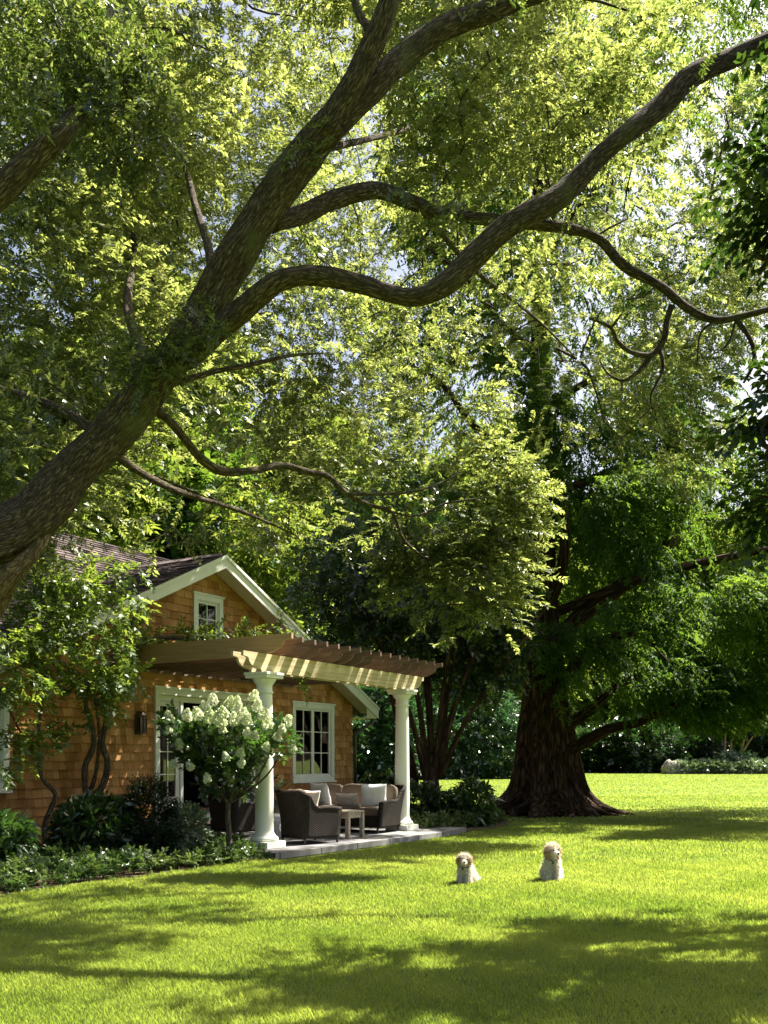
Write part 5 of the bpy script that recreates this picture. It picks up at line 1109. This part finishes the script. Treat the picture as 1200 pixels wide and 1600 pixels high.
shrub('rhododendron', 'dark leafy shrub cut off by the left edge', flat(2, 11.9), (0.32, 0.3, 0.30), 260, whorl, 'shrub_leaf', .9, 1.3, -.9, 6, group=SH, zc=.36, ph=3)
bh = shrub('white_hydrangea', 'leafy plant with pale flowers behind the near wicker armchair', L2W(2.9, 2.3, 0.10), (0.42, 0.3, 0.30), 120, small, 'pale_leaf', .9, 1.4, -.9, 5, zc=.62, cat='plant')
shrub('evergreen_shrub', 'round dark shrub right of the far column in front of the many-stemmed tree', flat(652, 19.8), (0.50, 0.5, 0.42), 420, small, 'dark_leaf', 1, 1.5, -.9, 5, zc=.42)
shrub('evergreen_shrub', 'dark shrub seen between the sofa and the far column', flat(592, 23.0), (0.62, 0.5, 0.45), 420, whorl, 'dark_leaf', 1, 1.5, -.9, 5, zc=.45, ph=1)
shrub('leafy_shrub', 'upright leafy shrub at the right end of the bed beside the great roots', flat(738, 19.6), (0.34, 0.34, 0.42), 160, whorl, 'shrub_leaf', 1.2, 1.8, -.7, 5, zc=.45)
shrub('leafy_shrub', 'low spiky green shrub in the bed between the far column and the lawn', flat(705, 19.8), (0.45, 0.34, 0.28), 190, whorl, 'shrub_leaf', 1, 1.5, -.7, 5, zc=.32, ph=2)
# ground cover
def poly_points(poly, n):
    xs = [p[0] for p in poly]; ys = [p[1] for p in poly]; out = []
    while sum(len(a) for a in out) < n:
        x = RNG.uniform(min(xs), max(xs), n*2); y = RNG.uniform(min(ys), max(ys), n*2); k = inpoly(x, y, poly); out.append(np.stack([x[k], y[k]], 1))
    return np.concatenate(out)[:n]
gc1 = [(-6.0, 8.9), (-4.0, 9.72), (-3.52, 10.5), (-2.78, 11.6), (-1.98, 12.75), (-1.62, 13.3), (-1.95, 13.9), (-3.6, 13.7), (-5.8, 12.0)]
pp = poly_points(gc1, 5200); hgt = 0.05+0.15*np.clip(clump_noise(np.c_[pp, pp[:, :1]*0], 3.5)+.6, 0, 1.3)
C_ = np.c_[pp, hgt*RNG.random(len(pp))**.4]; tt = np.clip(.35+.6*clump_noise(np.c_[pp, pp[:, :1]*0], 2.3, 1.2)+RNG.normal(size=len(pp))*.2, 0, 1)
Q, T = foliage_arrays(C_, RNG.normal(size=C_.shape)*.7+np.array([0, 0, .55]), small, RNG, .7, 1.1, .8, tt, .2); tag(quads_object('ground_cover', Q, T, 'cover_leaf'), kind='stuff')
gc2 = [(0.62, 17.75), (1.35, 18.3), (2.35, 19.8), (2.7, 21.0), (1.5, 22.2), (-1.2, 22.6), (-0.6, 19.2)]
pp = poly_points(gc2, 2600); C_ = np.c_[pp, (.05+.16*np.clip(clump_noise(np.c_[pp, pp[:, :1]*0], 3.1)+.6, 0, 1.3))*RNG.random(len(pp))**.4]
Q, T = foliage_arrays(C_, RNG.normal(size=C_.shape)*.7+np.array([0, 0, .55]), small, RNG, .8, 1.3, .8, None, .2); tag(quads_object('ground_cover', Q, T, 'cover_leaf'), kind='stuff')

# ------------------------------------------------------------------ grass
def grass(name, n, x0, x1, y0, y1, h, wd, wedge=True):
    y = np.sqrt(RNG.random(n)*(y1*y1-y0*y0)+y0*y0); lim = 0.46*y+0.8
    x = RNG.uniform(-1, 1, n)*lim; x = np.where(x < -lim*0.9, x, x)
    bad = inpoly(x, y, [(p.x, p.y) for p in bedpoly])
    s_ = (x-O.x)*U.x+(y-O.y)*U.y; w_ = (x-O.x)*V.x+(y-O.y)*V.y
    bad |= (s_ > -0.6) & (s_ < 5.45) & (w_ > -0.86); bad |= (w_ > 2.8) & (s_ < 7.2)
    bad |= inpoly(x, y, [(p.x, p.y) for p in BED2]); bad |= ((x-RB.x)**2+(y-RB.y)**2 < 1.5)
    x, y = x[~bad], y[~bad]; n = len(x)
    cl = clump_noise(np.stack([x, y, 0*x], 1), 5.0, .3); cl2 = clump_noise(np.stack([x, y, 0*x], 1), 1.1, 2.0)
    hh = h*(0.75+0.35*cl+RNG.random(n)*.5); a = RNG.random(n)*2*PI; lean = RNG.random(n)*.7
    dx, dy = np.cos(a), np.sin(a); ww = wd*(.7+.6*RNG.random(n))
    base = np.stack([x, y, np.full(n, 0.0)], 1); side = np.stack([-dy, dx, 0*x], 1)*ww[:, None]/2
    tip = base+np.stack([dx*hh*lean, dy*hh*lean, hh], 1); mid = base+np.stack([dx*hh*lean*.3, dy*hh*lean*.3, hh*.55], 1)
    Q = np.stack([base-side, base+side, mid+side*.8, tip], 1)
    cl3 = clump_noise(np.stack([x, y, 0*x], 1), 2.7, .9); T = np.clip(.50+.30*cl2+.22*cl3+.15*cl+RNG.normal(size=n)*.14, 0, 1); return Q, T
G = [grass('g', 280000, 0, 0, 4.6, 8.0, .032, .0038), grass('g', 240000, 0, 0, 8.0, 13.0, .034, .006), grass('g', 140000, 0, 0, 13.0, 21.0, .036, .011), grass('g', 60000, 0, 0, 21.0, 36.0, 0.032, .03), grass('g', 50000, 0, 0, 34.0, 60.0, .028, .05), grass('g', 40000, 0, 0, 58.0, 88.0, .028, .08)]
tag(quads_object('grass', np.concatenate([g[0] for g in G]), np.concatenate([g[1] for g in G]), 'grass_blade'), kind='stuff')

# ------------------------------------------------------------------ dogs
def remeshed(name, parts, voxel, parent, smooth_it=4):
    bm = bmesh.new()
    for prt in parts:
        if prt[0] == 'e':
            _, c, r, rot = prt; m_ = Matrix.Translation(c) @ (rot.to_4x4() if rot else Matrix.Identity(4)) @ Matrix.Diagonal((*r, 1)); bmesh.ops.create_icosphere(bm, subdivisions=3, radius=1.0, matrix=m_)
        else:
            _, a, b, ra, rb = prt; a = Vector(a); b = Vector(b)
            for i in range(9):
                t = i/8; r = ra+(rb-ra)*t; bmesh.ops.create_icosphere(bm, subdivisions=2, radius=r, matrix=Matrix.Translation(a.lerp(b, t)))
    me = bpy.data.meshes.new(name); bm.to_mesh(me); bm.free(); o = bpy.data.objects.new(name, me); COL.objects.link(o)
    md = o.modifiers.new('r', 'REMESH'); md.mode = 'VOXEL'; md.voxel_size = voxel; sm = o.modifiers.new('s', 'SMOOTH'); sm.iterations = smooth_it; sm.factor = .6
    dg = bpy.context.evaluated_depsgraph_get(); ev = o.evaluated_get(dg); m2 = bpy.data.meshes.new_from_object(ev); m2.name = name
    o.modifiers.clear(); o.data = m2; m2.polygons.foreach_set('use_smooth', [True]*len(m2.polygons)); m2.materials.clear(); m2.materials.append(M['fur']); o.parent = parent
    return o
def dog(name, label, loc, rz, sc, tilt, headturn, tan):
    rt = tag(empty(name, loc, rz), label, 'dog'); rt.scale = (sc, sc, sc)
    HC = Vector((0.0, -.085, .345)); Rh = Matrix.Rotation(headturn, 3, 'Z') @ Matrix.Rotation(tilt, 3, 'Y')
    def hp_(x, y, z): return HC+Rh @ Vector((x, y, z))
    parts = [('e', (0, .10, .10), (.098, .14, .105), None), ('e', (0, .03, .17), (.088, .10, .12), None), ('c', (0, .05, .15), (0, -.05, .24), .10, .082), ('c', (0, -.045, .24), tuple(HC), .078, .07),
             ('e', tuple(HC), (.092, .086, .082), Rh), ('c', tuple(hp_(0, -.04, -.015)), tuple(hp_(0, -.115, -.030)), .046, .030), ('e', tuple(hp_(0, -.075, -.055)), (.032, .04, .02), Rh),
             ('c', (.05, -.055, .20), (.052, -.085, .03), .043, .028), ('c', (-.05, -.055, .20), (-.052, -.085, .03), .043, .028), ('e', (.052, -.105, .022), (.029, .038, .022), None), ('e', (-.052, -.105, .022), (.029, .038, .022), None),
             ('e', (.072, .07, .085), (.05, .085, .08), None), ('e', (-.072, .07, .085), (.05, .085, .08), None), ('e', (.088, -.02, .022), (.03, .055, .022), None), ('e', (-.088, -.02, .022), (.03, .055, .022), None), ('c', (0, .22, .05), (.10, .30, .04), .03, .02)]
    body = remeshed('body', parts, .009, rt, 3)
    def colour(p):
        cream = Vector((.90, .86, .74)); tn = Vector(tan); q = Rh.inverted() @ (Vector(p)-HC); k = 0.0
        if q.length < .16 and p[2] > .27:
            k = max(0, min(1, (abs(q.x)-.035)/.03))*(1 if q.z > -.06 else .4)*.8
            if q.z > .05: k = max(k, .35)
            if q.y < -.075: k *= .3
        k = min(1, max(0, k+.35*noise.noise(Vector(p)*22))); return cream.lerp(tn, k*.85)
    me = body.data; cols = []
    for v in me.vertices: c = colour(v.co); cols += [c.x, c.y, c.z, 1]
    at = me.attributes.new('fur_colour', 'FLOAT_COLOR', 'POINT'); at.data.foreach_set('color', cols)
    # coat
    co = np.array([tuple(p.center) for p in me.polygons]); no = np.array([tuple(p.normal) for p in me.polygons]); ar = np.array([p.area for p in me.polygons])
    ix = RNG.choice(len(co), 15000, p=ar/ar.sum()); c = co[ix]+RNG.normal(size=(15000, 3))*.003; d = no[ix]*.75+np.array([0, 0, -.75])+RNG.normal(size=(15000, 3))*.35
    d /= np.linalg.norm(d, axis=1, keepdims=True)
    face = np.array([(Rh.inverted() @ (Vector(p)-HC)).y < -.05 and p[2] > .27 for p in c]); L = np.where(face, .014, np.where(c[:, 2] < .05, .018, .050))*(.5+.8*RNG.random(len(c)))
    s_ = np.cross(d, RNG.normal(size=d.shape)); s_ /= np.linalg.norm(s_, axis=1, keepdims=True); s_ *= .0026
    tip = c+d*L[:, None]; tip[:, 2] = np.maximum(tip[:, 2], .004)
    Q = np.stack([c-s_, c+s_, (c+tip)/2+s_*.7, tip], 1); fur = quads_object('coat', Q, np.zeros(len(Q)), 'fur', rt)
    cc = np.array([tuple(colour(Vector(p))) for p in c])*(.8+.4*RNG.random((len(c), 1))); cc = np.repeat(np.c_[cc, np.ones(len(cc))], 4, 0)
    at = fur.data.attributes.new('fur_colour', 'FLOAT_COLOR', 'POINT'); at.data.foreach_set('color', cc.astype(np.float32).ravel())
    for sx_ in (-1, 1):
        mb = MB(); mb.blob(tuple(hp_(sx_*.090, .01, -.005)), (.016, .036, .058), Rh @ Matrix.Rotation(sx_*-.25, 3, 'Y'), 14, 10, 1, .15); e = mb.build('ear', 'fur', rt)
        at = e.data.attributes.new('fur_colour', 'FLOAT_COLOR', 'POINT'); at.data.foreach_set('color', [*(x_*.8 for x_ in tan), 1]*len(e.data.vertices))
        mb = MB(); mb.blob(tuple(hp_(sx_*.034, -.086, .018)), (.0105, .008, .0105), None, 10, 8); mb.build('eye', 'nose', rt)
    mb = MB(); mb.blob(tuple(hp_(0, -.143, -.020)), (.0165, .012, .013), None, 12, 8); mb.build('nose', 'nose', rt)
    mb = MB(); mb.blob(tuple(hp_(0, -.122, -.062)), (.015, .024, .006), Rh @ Matrix.Rotation(.7, 3, 'X'), 12, 8); mb.build('tongue', 'tongue', rt)
    mb = MB(); ring = [Vector((.088*math.cos(a), -.058+.085*math.sin(a), .262-.25*.09*-math.sin(a))) for a in [2*PI*i/24 for i in range(25)]]; mb.tube(ring, .008, 6); mb.tube([(0.0, -.152, .236), (0.0, -.160, .205)], [.012, .010], 8); mb.build('collar', 'collar', rt)
    return rt
dp = P(728, 1184, 10.85); dog('dog', 'smaller fluffy cream dog with tan ears sitting on the lawn at left', (dp.x, dp.y, 0), math.radians(-22), 0.80, 0.12, math.radians(20), (.34, .17, .07))
dp = P(862, 1184, 11.1); dog('dog', 'taller fluffy cream dog with its tongue out sitting on the lawn at right', (dp.x, dp.y, 0), math.radians(-4), 0.95, -.1, math.radians(26), (.50, .32, .16)).scale = (.90, .92, 1.02)
